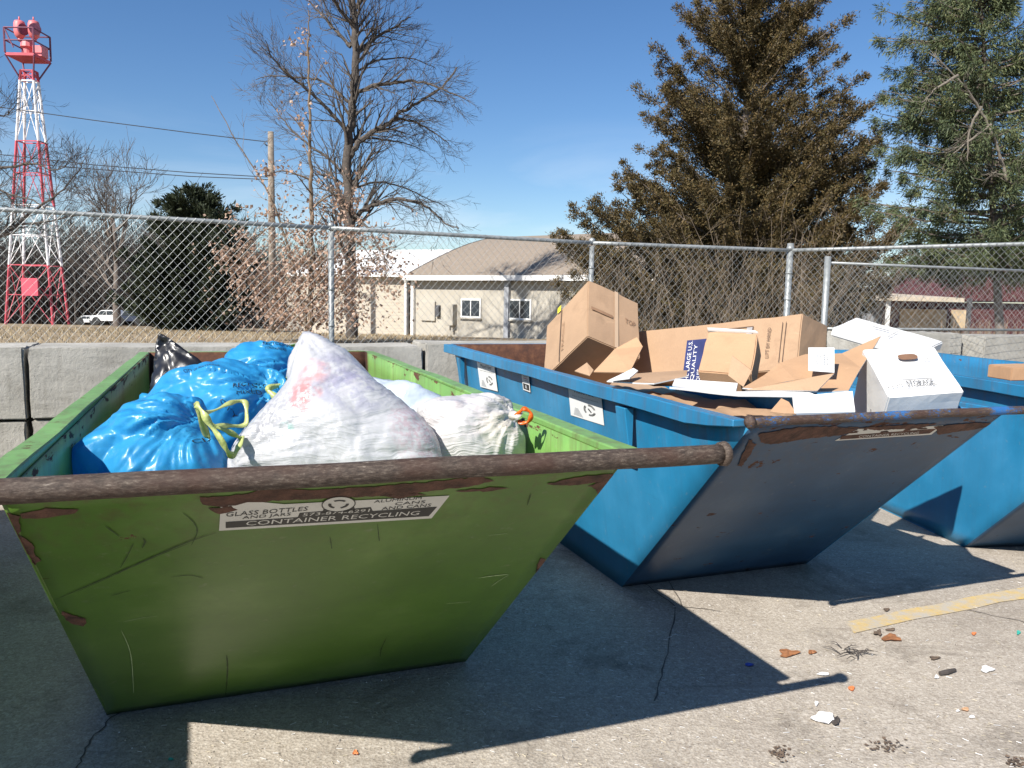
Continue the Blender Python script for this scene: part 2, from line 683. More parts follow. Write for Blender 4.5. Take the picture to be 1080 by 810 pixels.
top = [(-3.5, -1.62, 'grey concrete block in the upper wall course, beyond the joint at the left picture edge'),
       (-1.6, -.02, 'grey concrete block of the upper course cut by the left picture edge'),
       (.01, 1.58, 'smooth grey upper wall block left behind the green dumpster rim'),
       (1.6, 3.12, 'grey upper wall block seen between the white bag and the blue dumpster'),
       (3.15, 4.7, 'grey upper wall block whose left edge shows beside the blue dumpster corner'),
       (4.72, 6.3, 'upper wall block hidden behind the tilted brown box'),
       (6.32, 7.6, 'upper wall block behind the long brown carton')]
for i, (a, b, lab) in enumerate(top):
    block('concrete_block', lab, a, b, .60, 1.16 + (.006, 0, 0, -.004, .022, 0, .01)[i], push=(0, .006, 0, .01, -.008, 0, .01)[i], seed=i)
low = [(-2.6, -.03, 'grey lower course wall block at the left picture edge under the joint'),
       (.015, 2.1, 'lower course wall block with a rusty pink stained corner, by the green dumpster rim'),
       (2.13, 4.1, 'lower course wall block behind the green dumpster'),
       (4.13, 6.1, 'lower course wall block behind the blue dumpster'), (6.13, 7.6, 'lower course wall block behind the white storage box')]
for i, (a, b, lab) in enumerate(low):
    block('concrete_block', lab, a, b, 0, .585, push=.012 * (i % 2), seed=20 + i)
block('concrete_block', 'pale flat topped block behind the white storage box, left of the notch', 7.7, 9.0, .6, 1.32, push=-.55, seed=31)
block('concrete_block', 'pale sloped topped block right of the notch, behind the far blue dumpster', 9.1, 10.5, .6, 1.30, push=-.75, seed=32)
block('concrete_block', 'pale block at the right picture edge under the fence', 10.55, 12.2, .6, 1.27, push=-.95, seed=33)
block('concrete_block', 'footing block under the pale blocks at the right', 7.75, 12.1, 0, .595, push=-.7, seed=34)

# ------------------------------------------------------------------ dumpsters
M_PIPE = rusty_pipe('rusty_pipe')
M_PIPEB = rusty_pipe('rusty_pipe_blue', (.02, .12, .33), .50)
M_RUST = simple('rust_patch', (.085, .040, .026), .85, var=.6, scale=22, bump=.5, bscale=60)
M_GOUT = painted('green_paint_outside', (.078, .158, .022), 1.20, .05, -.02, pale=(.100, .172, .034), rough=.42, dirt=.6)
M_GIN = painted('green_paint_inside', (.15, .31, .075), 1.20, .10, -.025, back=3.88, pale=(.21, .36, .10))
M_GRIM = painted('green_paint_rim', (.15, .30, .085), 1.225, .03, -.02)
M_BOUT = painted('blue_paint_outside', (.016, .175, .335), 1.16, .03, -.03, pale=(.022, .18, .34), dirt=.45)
M_BIN = painted('blue_paint_inside', (.02, .17, .34), 1.2, .06, -.01)
M_BIN1 = painted('blue_paint_rusty_inside', (.02, .19, .40), 1.2, .06, -.01, back=4.09)
M_BRIM = painted('blue_paint_rim', (.02, .165, .32), 1.25, .04, -.025)
M_BFRONT = painted('blue_paint_front', (.020, .066, .135), 1.145, .10, .03, pale=(.032, .074, .128), dirt=.9)  # front panel paint, darker than the sides, with more rust and dirt
M_LABEL = simple('white_vinyl', (.58, .57, .52), .45, var=.08)
M_STICK = simple('white_sticker', (.66, .66, .645), .4, var=.03)
M_BLACK = simple('black_print', (.02, .02, .02), .5)
M_GREYP = simple('grey_print', (.30, .31, .32), .5)
M_REDP = simple('red_print', (.6, .05, .06), .5)


def panel(bm, c, nu, nv, dent, seed):
    """gridded quad c0..c3 with dents that vanish at its borders"""
    c = [Vector(q) for q in c]
    nrm = (c[1] - c[0]).cross(c[3] - c[0]).normalized()
    g = []
    for j in range(nv + 1):
        for i in range(nu + 1):
            u, v = i / nu, j / nv
            p = (c[0] * (1 - u) + c[1] * u) * (1 - v) + (c[3] * (1 - u) + c[2] * u) * v
            win = min(1, 8 * u * (1 - u)) * min(1, 8 * v * (1 - v))
            p += nrm * win * dent * (noise.noise(p * 2.1 + Vector((seed, 0, 0))) + .4 * noise.noise(p * 6 + Vector((0, seed, 0))))
            g.append(bm.verts.new(p))
    for j in range(nv):
        for i in range(nu):
            a = j * (nu + 1) + i
            bm.faces.new((g[a], g[a + 1], g[a + nu + 2], g[a + nu + 1]))


class Dumpster:
    def __init__(s, label, ox, oy, yaw, W, hf, hb, L, sl, pl, pr, mats, a0=0.0, a1=0.0, seed=1, flange=.065, pipe_drop=(0, 0), bar_r=.0265):
        s.W, s.hf, s.hb, s.L, s.sl, s.a0, s.a1 = W, hf, hb, L, sl, a0, a1
        s.rz = R(yaw)
        s.root = thing('dumpster', label, 'dumpster', (ox, oy, 0), s.rz, 'open steel recycling dumpsters')
        s.mw = Matrix.Translation((ox, oy, 0)) @ Matrix.Rotation(s.rz, 4, 'Z')
        s.inv = s.mw.inverted()
        out, inn, rim, front, pipe = mats
        ft0, ft1 = Vector((0, 0, hf - .02)), Vector((W, 0, hf - .02))
        fb0, fb1 = Vector((a0, sl, .0)), Vector((W + a1, sl, .0))
        bb0, bb1 = Vector((a0, L - .35, .0)), Vector((W + a1, L - .35, .0))
        bt0, bt1 = Vector((0, L, hb)), Vector((W, L, hb))
        s.ft0, s.ft1, s.fb0, s.fb1, s.bt0 = ft0, ft1, fb0, fb1, bt0
        jobs = [('front_panel', (fb0, fb1, ft1, ft0), [front, inn], 24, 24, .0008),
                ('side_panel', (bb0, fb0, ft0, bt0), [out, inn], 22, 12, .006),
                ('side_panel', (fb1, bb1, bt1, ft1), [out, inn], 22, 12, .006),
                ('back_panel', (bb1, bb0, bt0, bt1), [out, inn], 10, 10, .006),
                ('floor_panel', (bb0, bb1, fb1, fb0), [out, inn], 6, 6, 0.0)]
        for nm, c, mm, nu, nv, dn in jobs:
            bm = bmesh.new()
            panel(bm, c, nu, nv, dn, seed * 3.7)
            me = bpy.data.meshes.new(nm)
            bm.to_mesh(me)
            bm.free()
            for m in mm:
                me.materials.append(m)
            for p in me.polygons:
                p.use_smooth = True
            o = bpy.data.objects.new(nm, me)
            COL.objects.link(o)
            o.parent = s.root
            md = o.modifiers.new('plate', 'SOLIDIFY')
            md.thickness = .008
            md.offset = -1
            md.material_offset = 1
            md.material_offset_rim = 0
        fl = flange
        hgt = .07
        for side in (0, 1):
            x0, x1 = ((-fl, .0), (W, W + fl))[side]
            m = MB()
            N = 24
            vs = []
            for i in range(N + 1):
                b = .03 + (L + fl - .03) * i / N
                z = hf + (hb - hf) * i / N + noise.noise(Vector((i * .35, seed + side, 0))) * .006
                jx = noise.noise(Vector((i * .3, seed + side + 9, 0))) * .008 * (1 if 0 < i < N else 0)
                hg = hgt * min(1, .35 + b * 2)
                vs += [(x0 + jx, b, z - hg), (x1 + (jx if side else 0), b, z - hg), (x1 + (jx if side else 0), b, z), (x0 + jx, b, z)]
            fs = [(4 * i + k, 4 * i + (k + 1) % 4, 4 * i + 4 + (k + 1) % 4, 4 * i + 4 + k) for i in range(N) for k in range(4)]
            m.add(vs, fs + [(3, 2, 1, 0), (4 * N, 4 * N + 1, 4 * N + 2, 4 * N + 3)])
            bevel(recalc(m.build('rim_flange', rim, s.root)), .004, 1)
        m = MB().box((.0, L + .001, hb - hgt), (W, L + fl - .001, hb + .002))
        bevel(m.build('rim_flange', rim, s.root), .004, 1)
        # round bar along the tipping edge
        m = MB()
        N = 40
        pts, rad = [], []
        for i in range(N + 1):
            u = i / N
            x = -pl + (W + pl + pr) * u
            z = hf - pipe_drop[0] * (1 - u) - pipe_drop[1] * u + .004 * noise.noise(Vector((u * 6, seed, 1)))
            pts.append((x, -.035 + .004 * noise.noise(Vector((u * 5, seed, 4))), z))
            rad.append(bar_r + .0012 * noise.noise(Vector((u * 40, seed, 2))))
        m.tube(pts, rad, 20)
        po = m.build('lifting_bar', pipe, s.root, True)
        for e_ in (0, -1):
            m = MB()
            p = Vector(pts[e_])
            d = -1 if e_ == 0 else 1
            m.tube([p + Vector((d * -.012, 0, 0)), p + Vector((d * .004, 0, 0)), p + Vector((d * .012, 0, 0)), p + Vector((d * .0125, 0, 0)), p + Vector((d * .018, 0, 0))], [bar_r + .006, bar_r + .008, bar_r + .001, .014, .011], 20)
            m.build('end_collar', pipe, po, True)
        s.fn = (fb1 - fb0).cross(ft0 - fb0).normalized()
        s.fn_w = (s.mw.to_3x3() @ s.fn).normalized()
        s.sn = Vector((-1, 0, 0))

    def face(s, px, py, off=.002):
        """photo pixel -> local point on the front panel"""
        return s.inv @ on_plane(px, py, s.mw @ s.fb0, s.fn_w) + s.fn * off

    def side(s, px, py, off=.006):
        """photo pixel -> local point on the left side panel"""
        n = (s.mw.to_3x3() @ Vector((-1, 0, 0))).normalized()
        q = s.inv @ on_plane(px, py, s.mw @ s.ft0, n)
        a = s.a0 * (1 - q.z / s.hf)
        return Vector((a - off, q.y, q.z))


GREEN = Dumpster('scratched green dumpster with a rusty front bar, filled with blue and white bin bags',
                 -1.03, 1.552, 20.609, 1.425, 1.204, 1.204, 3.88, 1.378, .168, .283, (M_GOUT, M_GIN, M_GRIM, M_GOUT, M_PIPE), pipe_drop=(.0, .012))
BLUE = Dumpster('blue dumpster with three white stickers on its side, filled with cardboard boxes',
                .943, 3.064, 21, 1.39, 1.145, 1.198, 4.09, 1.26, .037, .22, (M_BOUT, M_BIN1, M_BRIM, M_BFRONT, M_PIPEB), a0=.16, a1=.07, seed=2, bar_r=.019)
BLUE2 = Dumpster('blue dumpster cut off by the right picture edge, with a rusty rim',
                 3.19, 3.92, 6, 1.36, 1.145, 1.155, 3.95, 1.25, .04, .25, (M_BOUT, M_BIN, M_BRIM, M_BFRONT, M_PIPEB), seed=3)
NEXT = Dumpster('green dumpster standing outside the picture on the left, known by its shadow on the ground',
                -3.02, .06, 22, 1.425, 1.204, 1.204, 4.6, 1.378, .15, .28, (M_GOUT, M_GIN, M_GRIM, M_GOUT, M_PIPE), seed=4)


def blob_poly(mb, pts, jit=.004, mi=0, D=None):
    """ragged patch: closed outline of local points, roughened"""
    L = []
    n = len(pts)
    for i in range(n):
        a, b = pts[i], pts[(i + 1) % n]
        k = max(1, int((b - a).length / .012))
        for j in range(k):
            v = Vector((random.uniform(-jit, jit), random.uniform(-jit, jit), random.uniform(-jit, jit)))
            n_ = (D or GREEN).fn
            q = a.lerp(b, j / k) + v - n_ * v.dot(n_)
            q.x = min((D or GREEN).W - .002, max(.002, q.x))
            L.append(q)
    c = sum(L, Vector()) / len(L)
    mb.add(L, [tuple(range(len(L)))], mi)


# front of the green dumpster: rust, decal, scratches
g = GREEN.face
root = GREEN.root
mb = MB()
for poly in ([(20, 541), (50, 536), (84, 536), (80, 541), (50, 545), (24, 546)],
             [(0, 538), (20, 544), (20, 562), (32, 572), (42, 590), (38, 596), (24, 578), (8, 560)],
             [(212, 524), (262, 520), (280, 514), (330, 516), (400, 512), (470, 506), (505, 502), (520, 506), (500, 512), (430, 520), (370, 524), (300, 527), (262, 529), (236, 534), (214, 531)],
             [(218, 536), (245, 533), (250, 537), (232, 541)],
             [(575, 510), (610, 502), (648, 499), (650, 503), (630, 508), (600, 512)], [(620, 512), (648, 503), (640, 512), (632, 522), (628, 516)],
             [(480, 517), (520, 513), (540, 514), (510, 518)], [(400, 522), (440, 519), (450, 521), (420, 525)],
             [(64, 642), (76, 648), (92, 652), (88, 660), (76, 658), (68, 652)], [(570, 588), (582, 592), (577, 600), (568, 606), (566, 598)]):
    mb = MB()
    blob_poly(mb, [g(*q, off=.0022) for q in poly], .0035)
    mb.build('rust_patch', M_RUST, root)

dec = GREEN.face
d = MB()
q = [dec(231, 559), dec(455, 546), dec(474, 522), dec(300, 531), dec(256, 527), dec(233, 530)]
d.add(q, [(0, 1, 2, 3, 4, 5)])
decal = d.build('decal', M_LABEL, root)
d = MB()
d.add([dec(238, 556, .0026), dec(452, 543.5, .0026), dec(461, 533.5, .0026), dec(393, 538, .0026), dec(391, 534, .0026), dec(316, 540, .0026),
       dec(314, 544.5, .0026), dec(238, 549.5, .0026)], [(0, 1, 2, 3, 4, 5, 6, 7)])


def gl(s, p0, p1, p2, mb, mi=0, off=.0030, f=GREEN.face):
    o = f(*p0, off)
    lettering(mb, s, o, f(*p1, off) - o, f(*p2, off) - o, mi)


gl('GLASS BOTTLES', (238, 544), (324, 537.5), (239, 539.5), d)
gl('AND JARS', (255, 547.5), (306, 543.5), (256, 543.5), d)
gl('ALUMINUM', (394, 529.5), (444, 525.5), (395, 526.6), d)
gl('CANS', (416, 532), (448, 529.6), (417, 529), d)
gl('AND CANS', (402, 537), (454, 533.2), (403, 533.8), d)


def ring(mb, f, cx, cy, rx, ry, w, off, mi=0, n=36, k=0, a0=0, a1=2 * math.pi):
    vs = []
    for i in range(n + 1):
        t_ = a0 + (a1 - a0) * i / n
        vs += [f(cx + rx * math.cos(t_), cy + ry * math.sin(t_) - (rx * math.cos(t_)) * .06, off),
               f(cx + (rx - w) * math.cos(t_), cy + (ry - w * ry / rx) * math.sin(t_) - ((rx - w) * math.cos(t_)) * .06, off)]
    mb.add(vs, [(2 * i, 2 * i + 1, 2 * i + 3, 2 * i + 2) for i in range(n)], mi)


# round emblem with arrows on a dark pedestal
d.add([dec(340, 540, .0026), dec(375, 538, .0026), dec(372, 530, .0026), dec(342, 532, .0026)], [(0, 1, 2, 3)])
ring(d, dec, 357, 530.5, 18, 8, 1.1, .0038)
for k in range(3):
    a = 2.1 * k
    ring(d, dec, 357, 530.5, 11, 4.6, 3.2, .0038, n=10, a0=a, a1=a + 1.35)
d.build('lettering', M_BLACK, decal)
d = MB()
vs = [dec(357 + 17 * math.cos(i * .2618), 530.5 + 7.4 * math.sin(i * .2618) - 17 * math.cos(i * .2618) * .06, .0031) for i in range(24)]
d.add(vs, [tuple(range(24))])
gl('573-874-6291', (319, 543.4), (389, 538.6), (320, 540.2), d)
gl('CONTAINER RECYCLING', (259, 553.2), (441, 542), (260, 548.6), d)
d.build('reversed_lettering', M_LABEL, decal)

M_SCR = simple('scratch_dark', (.035, .06, .018), .7)
M_SCRL = simple('scratch_pale', (.30, .40, .20), .7)


def scratch(pts, w, mb, f=GREEN.face, mi=0):
    P = [f(*q, .0022) for q in pts]
    L = []
    for i in range(len(P) - 1):
        p0, p1, p2, p3 = P[max(i - 1, 0)], P[i], P[i + 1], P[min(i + 2, len(P) - 1)]
        for k in range(8):
            u = k / 8
            L.append(.5 * ((2 * p1) + (p2 - p0) * u + (2 * p0 - 5 * p1 + 4 * p2 - p3) * u * u + (3 * p1 - p0 - 3 * p2 + p3) * u ** 3))
    L.append(P[-1])
    vs = []
    for i, p in enumerate(L):
        dd = (L[min(i + 1, len(L) - 1)] - L[max(0, i - 1)]).normalized()
        s_ = GREEN.fn.cross(dd)
        ww = w * (1 - abs(2 * i / len(L) - 1) ** 3) * random.uniform(.4, 1.1) + .0003
        vs += [p + s_ * ww, p - s_ * ww]
    mb.add(vs, [(2 * i, 2 * i + 1, 2 * i + 3, 2 * i + 2) for i in range(len(L) - 1)], mi)


for pts, w_ in (([(58, 632), (90, 618), (140, 596), (190, 574), (228, 561)], .0018), ([(80, 624), (120, 606), (160, 588), (200, 572)], .0012),
                ([(193, 540), (204, 550), (208, 560), (202, 574)], .0014), ([(111, 554), (118, 559), (126, 565)], .0016),
                ([(151, 567), (153, 571), (150, 577)], .002), ([(141, 572), (134, 586), (127, 598)], .001), ([(116, 628), (130, 624), (138, 622)], .0012),
                ([(239, 690), (240, 706), (238, 732)], .0028), ([(408, 671), (402, 684), (401, 692)], .0018), ([(398, 552), (400, 570)], .0008),
                ([(180, 608), (200, 606), (214, 609)], .0014), ([(560, 520), (556, 532)], .0012), ([(348, 566), (350, 578)], .001)):
    mb = MB()
    scratch(pts, w_, mb)
    mb.build('scratch', M_SCR, root)
for pts, w_ in (([(504, 609), (518, 607), (536, 605)], .003), ([(518, 618), (526, 612), (536, 606)], .0014), ([(130, 655), (150, 651), (166, 649)], .0012),
                ([(470, 636), (496, 634)], .001), ([(128, 664), (138, 690), (141, 730)], .0012), ([(515, 564), (535, 562)], .0008)):
    mb = MB()
    scratch(pts, w_, mb)
    mb.build('scratch', M_SCRL, root)


# chipped soot mark inside, torn lip on the back rim
mb = MB()
b0 = GREEN.bt0
lip = [(.75, 0), (.80, .02), (.95, .055), (1.06, .085), (1.10, .075), (1.16, .03), (1.2, .0)]
for (x0, z0), (x1, z1) in zip(lip, lip[1:]):
    mb.hexa([(x0, 3.90, 1.2 + z0 - .012), (x1, 3.90, 1.2 + z1 - .012), (x1, 3.94, 1.2 + z1 - .012), (x0, 3.94, 1.2 + z0 - .012),
             (x0, 3.89, 1.2 + z0 + .006), (x1, 3.89, 1.2 + z1 + .006), (x1, 3.95, 1.2 + z1 + .006), (x0, 3.95, 1.2 + z0 + .006)])
mb.build('bent_lip', M_GRIM, root)

# blue dumpster side: stiffeners, stickers; front: worn decal
f = BLUE.side
root = BLUE.root
for (px, py0, py1, w_) in ((664, 420, 458, .05), (489, 378, 398, .035)):
    p = f(px, py0)
    m = MB()
    zt = BLUE.hf + (BLUE.hb - BLUE.hf) * p.y / BLUE.L - .088
    m.hexa([(-.012, p.y - w_, .80), (-.001, p.y - w_, .80), (-.001, p.y + w_, .80), (-.012, p.y + w_, .80),
            (-.055, p.y - w_, zt), (-.001, p.y - w_, zt), (-.001, p.y + w_, zt), (-.055, p.y + w_, zt)])
    bevel(recalc(m.build('stiffener', M_BOUT, root)), .003, 1)


def sticker(pts, title, sub, kind):
    """white vinyl sheet: four photo corners TL TR BR BL on the side panel"""
    c = [f(*q, .0065) for q in pts]
    m = MB()
    m.add(c, [(3, 2, 1, 0)])
    st = recalc(m.build('sticker', M_STICK, root))

    def uv(u, v, off=.001):
        return (c[3] * (1 - u) + c[2] * u) * (1 - v) + (c[0] * (1 - u) + c[1] * u) * v + Vector((-off, 0, 0))
    m = MB()
    if kind == 0:
        o = uv(.2, .76)
        lettering(m, title, o, uv(.82, .76) - o, uv(.2, .90) - o)
        o = uv(.12, .63)
        lettering(m, sub, o, uv(.90, .63) - o, uv(.12, .665) - o)
        for k in range(3):
            for r_ in (.17, .14):
                vs = []
                for i in range(9):
                    a = 2.094 * k + .3 + 1.5 * i / 8
                    vs += [uv(.62 + r_ * 1.05 * math.cos(a), .33 + r_ * math.sin(a)), uv(.62 + (r_ - .02) * 1.05 * math.cos(a), .33 + (r_ - .02) * math.sin(a))]
                m.add(vs, [(2 * i, 2 * i + 1, 2 * i + 3, 2 * i + 2) for i in range(8)])
        m.add([uv(.56, .36), uv(.60, .38), uv(.68, .28), uv(.65, .26)], [(0, 1, 2, 3)])
        m.build('lettering', M_BLACK, st)
        m = MB()
        # sheaf of papers in grey
        for k in range(7):
            y0 = .06 + .035 * k
            m.add([uv(.10 + .01 * k, y0), uv(.40 - .02 * k, y0 - .015), uv(.39 - .02 * k, y0 + .008), uv(.11 + .01 * k, y0 + .018)], [(0, 1, 2, 3)])
        m.add([uv(.04, .94), uv(.13, .93), uv(.13, .97), uv(.04, .98)], [(0, 1, 2, 3)], 1)
        m.build('picture', [M_GREYP, M_REDP], st)
    else:
        m.add([uv(.05, .86), uv(.95, .86), uv(.95, .97), uv(.05, .97)], [(0, 1, 2, 3)], 1)
        for k in range(4):
            m.add([uv(.2, .46 + .09 * k), uv(.8, .46 + .09 * k), uv(.8, .49 + .09 * k), uv(.2, .49 + .09 * k)], [(0, 1, 2, 3)], 1 if k % 2 else 2)
        m.add([uv(.1, .06), uv(.9, .06), uv(.9, .32), uv(.1, .32)], [(0, 1, 2, 3)])
        m.add([uv(.35, .12, .002), uv(.65, .12, .002), uv(.55, .28, .002), uv(.4, .26, .002)], [(0, 1, 2, 3)], 2)
        m.build('picture', [M_BLACK, M_REDP, M_GREYP], st)


sticker([(503, 380), (521.5, 384), (521.5, 413), (503, 408)], 'Mixed Fiber', 'Paper Cardboard Magazines', 0)
sticker([(550, 388), (558, 390), (557, 414), (549.5, 411)], '', '', 1)
sticker([(599, 404), (634, 412.5), (633, 449), (598, 438)], 'Mixed Fiber', 'Paper Cardboard Magazines', 0)

g2 = BLUE.face
mb = MB()
mb.add([g2(880, 464.5), g2(982, 458), g2(995, 448), g2(970, 450), g2(940, 452), g2(905, 452)], [(0, 1, 2, 3, 4, 5)])
dcl = mb.build('decal', M_LABEL, root)
mb = MB()
mb.add([g2(885, 463.2, .0022), g2(980, 456.8, .0022), g2(988, 451.5, .0022), g2(888, 459, .0022)], [(0, 1, 2, 3)])
for k in range(26):
    x = random.uniform(892, 976)
    y = 457 - (x - 890) * .06 + random.uniform(-5.5, 1.5)
    l = random.uniform(3, 11)
    blob_poly(mb, [g2(x, y, .0030), g2(x + l, y - .6, .0030), g2(x + l * .8, y - 2.0, .0030), g2(x + 1, y - 1.6, .0030)], .002, 0, BLUE)
mb.build('worn_print', M_RUST, dcl)
mb = MB()
gl('CONTAINER RECYCLING', (905, 461), (968, 457), (906, 458.6), mb, off=.0033, f=g2)
mb.build('lettering', M_LABEL, dcl)
mb = MB()
for poly in ([(800, 457), (840, 450), (880, 449), (905, 452), (890, 458), (850, 462), (815, 468), (802, 466)],
             [(985, 449), (1030, 445), (1056, 446), (1030, 452), (1000, 456), (990, 458)], [(790, 462), (797, 468), (790, 480), (782, 492), (778, 490), (784, 476)],
             [(900, 451), (960, 447), (990, 446), (970, 451), (930, 453)]):
    mb = MB()
    blob_poly(mb, [g2(*q, off=.0036) for q in poly], .004, 0, BLUE)
    mb.build('rust_patch', M_RUST, root)


# ------------------------------------------------------------------ bags
def resample(P, h):
    """closed Catmull-Rom through P, points about h apart"""
    n = len(P)
    out = []
    for i in range(n):
        p0, p1, p2, p3 = P[i - 1], P[i], P[(i + 1) % n], P[(i + 2) % n]
        k = max(1, int(np.linalg.norm(p2 - p1) / h))
        for j in range(k):
            u = j / k
            out.append(.5 * (2 * p1 + (p2 - p0) * u + (2 * p0 - 5 * p1 + 4 * p2 - p3) * u * u + (3 * p1 - p0 - 3 * p2 + p3) * u ** 3))
    return np.array(out)


def crumple(x, y, z):
    """0..1 facets meeting in sharp folds"""
    d = noise.voronoi(Vector((x, y, z * 13.7)))[0]
    return min(1.0, d[1] - d[0])


def ridged(v):
    return (1 - abs(noise.noise(v))) ** 2


class Bag:
    def __init__(s, label, outline, Y, tilt, Tf, Tb, mat, h=.011, knots=(), amp=1.0, seed=0, fine=0.0, yaw=0.0, group=None, side=0.0, str_=(1, 1)):
        s.n = Vector((math.sin(yaw) + side, -math.cos(yaw), tilt)).normalized()
        cx = sum(q[0] for q in outline) / len(outline)
        cy = sum(q[1] for q in outline) / len(outline)
        s.p0 = at(cx, cy, Y)
        s.u = Vector((s.n.y * -1, s.n.x, 0)).normalized()
        s.v = s.n.cross(s.u)
        if s.v.z < 0:
            s.v = -s.v
        s.base = Vector((s.p0.x, s.p0.y, s.p0.z))
        uv = lambda px, py: np.array([(on_plane(px, py, s.p0, s.n) - s.p0).dot(s.u), (on_plane(px, py, s.p0, s.n) - s.p0).dot(s.v)])
        s.uv = uv
        O = resample([uv(*q) for q in outline], h)
        K = [uv(*k) for k in knots]
        # small creases in the outline
        for i in range(len(O)):
            a = Vector((O[i][0] * 22, O[i][1] * 22, seed * 3.1))
            O[i] += np.array([noise.noise(a), noise.noise(a + Vector((5, 5, 5)))]) * .006 * amp
        lo, hi = O.min(0), O.max(0)
        # membrane height over a raster of the outline
        N = 90
        cell = max(hi - lo) / (N - 6)
        gx_ = lo[0] - 3 * cell + cell * np.arange(N)
        gy_ = lo[1] - 3 * cell + cell * np.arange(N)
        X, Yg = np.meshgrid(gx_, gy_, indexing='ij')
        ins = np.zeros(X.shape, bool)
        A, B = O, np.roll(O, -1, 0)
        for (ax, ay), (bx, by) in zip(A, B):
            if ay != by:
                c = ((ay > Yg) != (by > Yg)) & (X < (bx - ax) * (Yg - ay) / (by - ay) + ax)
                ins ^= c
        U = np.zeros(X.shape)
        for _ in range(2500):
            U[1:-1, 1:-1] = np.where(ins[1:-1, 1:-1], .25 * (U[2:, 1:-1] + U[:-2, 1:-1] + U[1:-1, 2:] + U[1:-1, :-2]) + cell * cell, 0)
        H = np.sqrt(np.maximum(U, 0))
        H /= H.max()

        def height(p):
            a = (p[0] - gx_[0]) / cell
            b = (p[1] - gy_[0]) / cell
            i, j = int(a), int(b)
            if i < 0 or j < 0 or i >= N - 1 or j >= N - 1:
                return 0.0
            a -= i
            b -= j
            return (H[i, j] * (1 - a) + H[i + 1, j] * a) * (1 - b) + (H[i, j + 1] * (1 - a) + H[i + 1, j + 1] * a) * b
        # interior points
        pts = [Vector(p) for p in O]
        nb = len(pts)
        rnd = random.Random(seed)
        for i in range(int((hi[0] - lo[0]) / h) + 1):
            for j in range(int((hi[1] - lo[1]) / h) + 1):
                p = (lo[0] + (i + .5 * (j % 2)) * h + rnd.uniform(-.15, .15) * h, lo[1] + j * h + rnd.uniform(-.15, .15) * h)
                a = int((p[0] - gx_[0]) / cell + .5)
                b = int((p[1] - gy_[0]) / cell + .5)
                if ins[a, b] and ins[a - 1, b] and ins[a + 1, b] and ins[a, b - 1] and ins[a, b + 1]:
                    if np.min((O[:, 0] - p[0]) ** 2 + (O[:, 1] - p[1]) ** 2) > (.6 * h) ** 2:
                        pts.append(Vector(p))
        res = delaunay_2d_cdt(pts, [], [list(range(nb))], 1, 1e-6)
        V2, F = res[0], [f_ for f_ in res[2] if len(f_) >= 3]
        bnd = set(i for i, src in enumerate(res[3]) if any(k < nb for k in src))
        front, back = [], []
        for i, p in enumerate(V2):
            hh = height(p)
            q = Vector((p[0], p[1], seed * 1.7))
            wv = Vector((noise.noise(q * 4.1), noise.noise(q * 4.1 + Vector((9, 0, 0))), 0)) * .07
            q2 = q + wv
            sx_, sy_ = str_
            cr_ = .055 * (crumple(q2.x * 5.5 * sx_, q2.y * 5.5 * sy_, seed) - .4)
            cr_ += .014 * (crumple(q2.x * 12 * sx_ + 3, q2.y * 13 * sy_, seed + 4) - .4)
            cr_ += .0025 * (crumple(q2.x * 31 + 7, q2.y * 31, seed + 9) - .4)
            lump = .026 * noise.noise(q * 6.5 + Vector((3, 1, 0)))
            for (kx, ky) in K:
                dx, dy = p[0] - kx, p[1] - ky
                rr = math.hypot(dx, dy)
                th = math.atan2(dy, dx) + .25 * noise.noise(q * 6)
                fall = math.exp(-rr / .20) * min(1, rr / .03)
                cr_ += fall * .085 * (crumple(th * 2.2, rr * 3.0, seed + 5) - .4)
                cr_ += fall * .034 * (crumple(th * 5.5, rr * 5.0, seed + 8) - .4)
                cr_ -= .05 * math.exp(-(rr / .045) ** 2)
            if fine:
                kx, ky = K[-1]
                dx, dy = p[0] - kx, p[1] - ky
                th = math.atan2(dy, dx)
                rr = math.hypot(dx, dy)
                cr_ += fine * (ridged(Vector((th * 34, rr * 3, seed + 2))) - .5) * min(1, rr / .1)
            wdw = min(1, hh * 2.2)
            zf = Tf * hh + (cr_ * amp + lump) * wdw
            zb = -Tb * hh
            base3 = s.p0 + s.u * p[0] + s.v * p[1]
            front.append(base3 + s.n * zf)
            back.append(base3 + s.n * zb)
        mb = MB()
        nV = len(V2)
        vs = front + [None] * 0
        remap = {}
        vb = []
        for i in range(nV):
            if i in bnd:
                remap[i] = i
            else:
                remap[i] = nV + len(vb)
                vb.append(back[i])
        fs = [tuple(f_) for f_ in F] + [tuple(remap[i] for i in reversed(f_)) for f_ in F]
        mb.add([p - s.base for p in front + vb], fs)
        o = mb.build('rubbish_bag', mat, None, True)
        recalc(o)
        o.location = s.base
        tag(o, label, 'rubbish bag', group)
        s.o = o
        s.bvh = BVHTree.FromPolygons([p - s.base for p in front], [tuple(f_) for f_ in F])

    def drape(s, q2, off=.003):
        """local point of the bag's front under plane coords q2"""
        o = s.p0 + s.u * q2[0] + s.v * q2[1] + s.n * .8 - s.base
        h_ = s.bvh.ray_cast(o, -s.n)
        if h_[0] is None:
            return s.p0 + s.u * q2[0] + s.v * q2[1] - s.base + s.n * .01
        return h_[0] + s.n * off

    def print_(s, mb, txt, p0, p1, p2):
        a, b, c = s.uv(*p0), s.uv(*p1), s.uv(*p2)
        vs, fs = text_mesh(txt)
        mb.add([s.drape(a + (b - a) * u + (c - a) * v) for u, v in vs], fs)


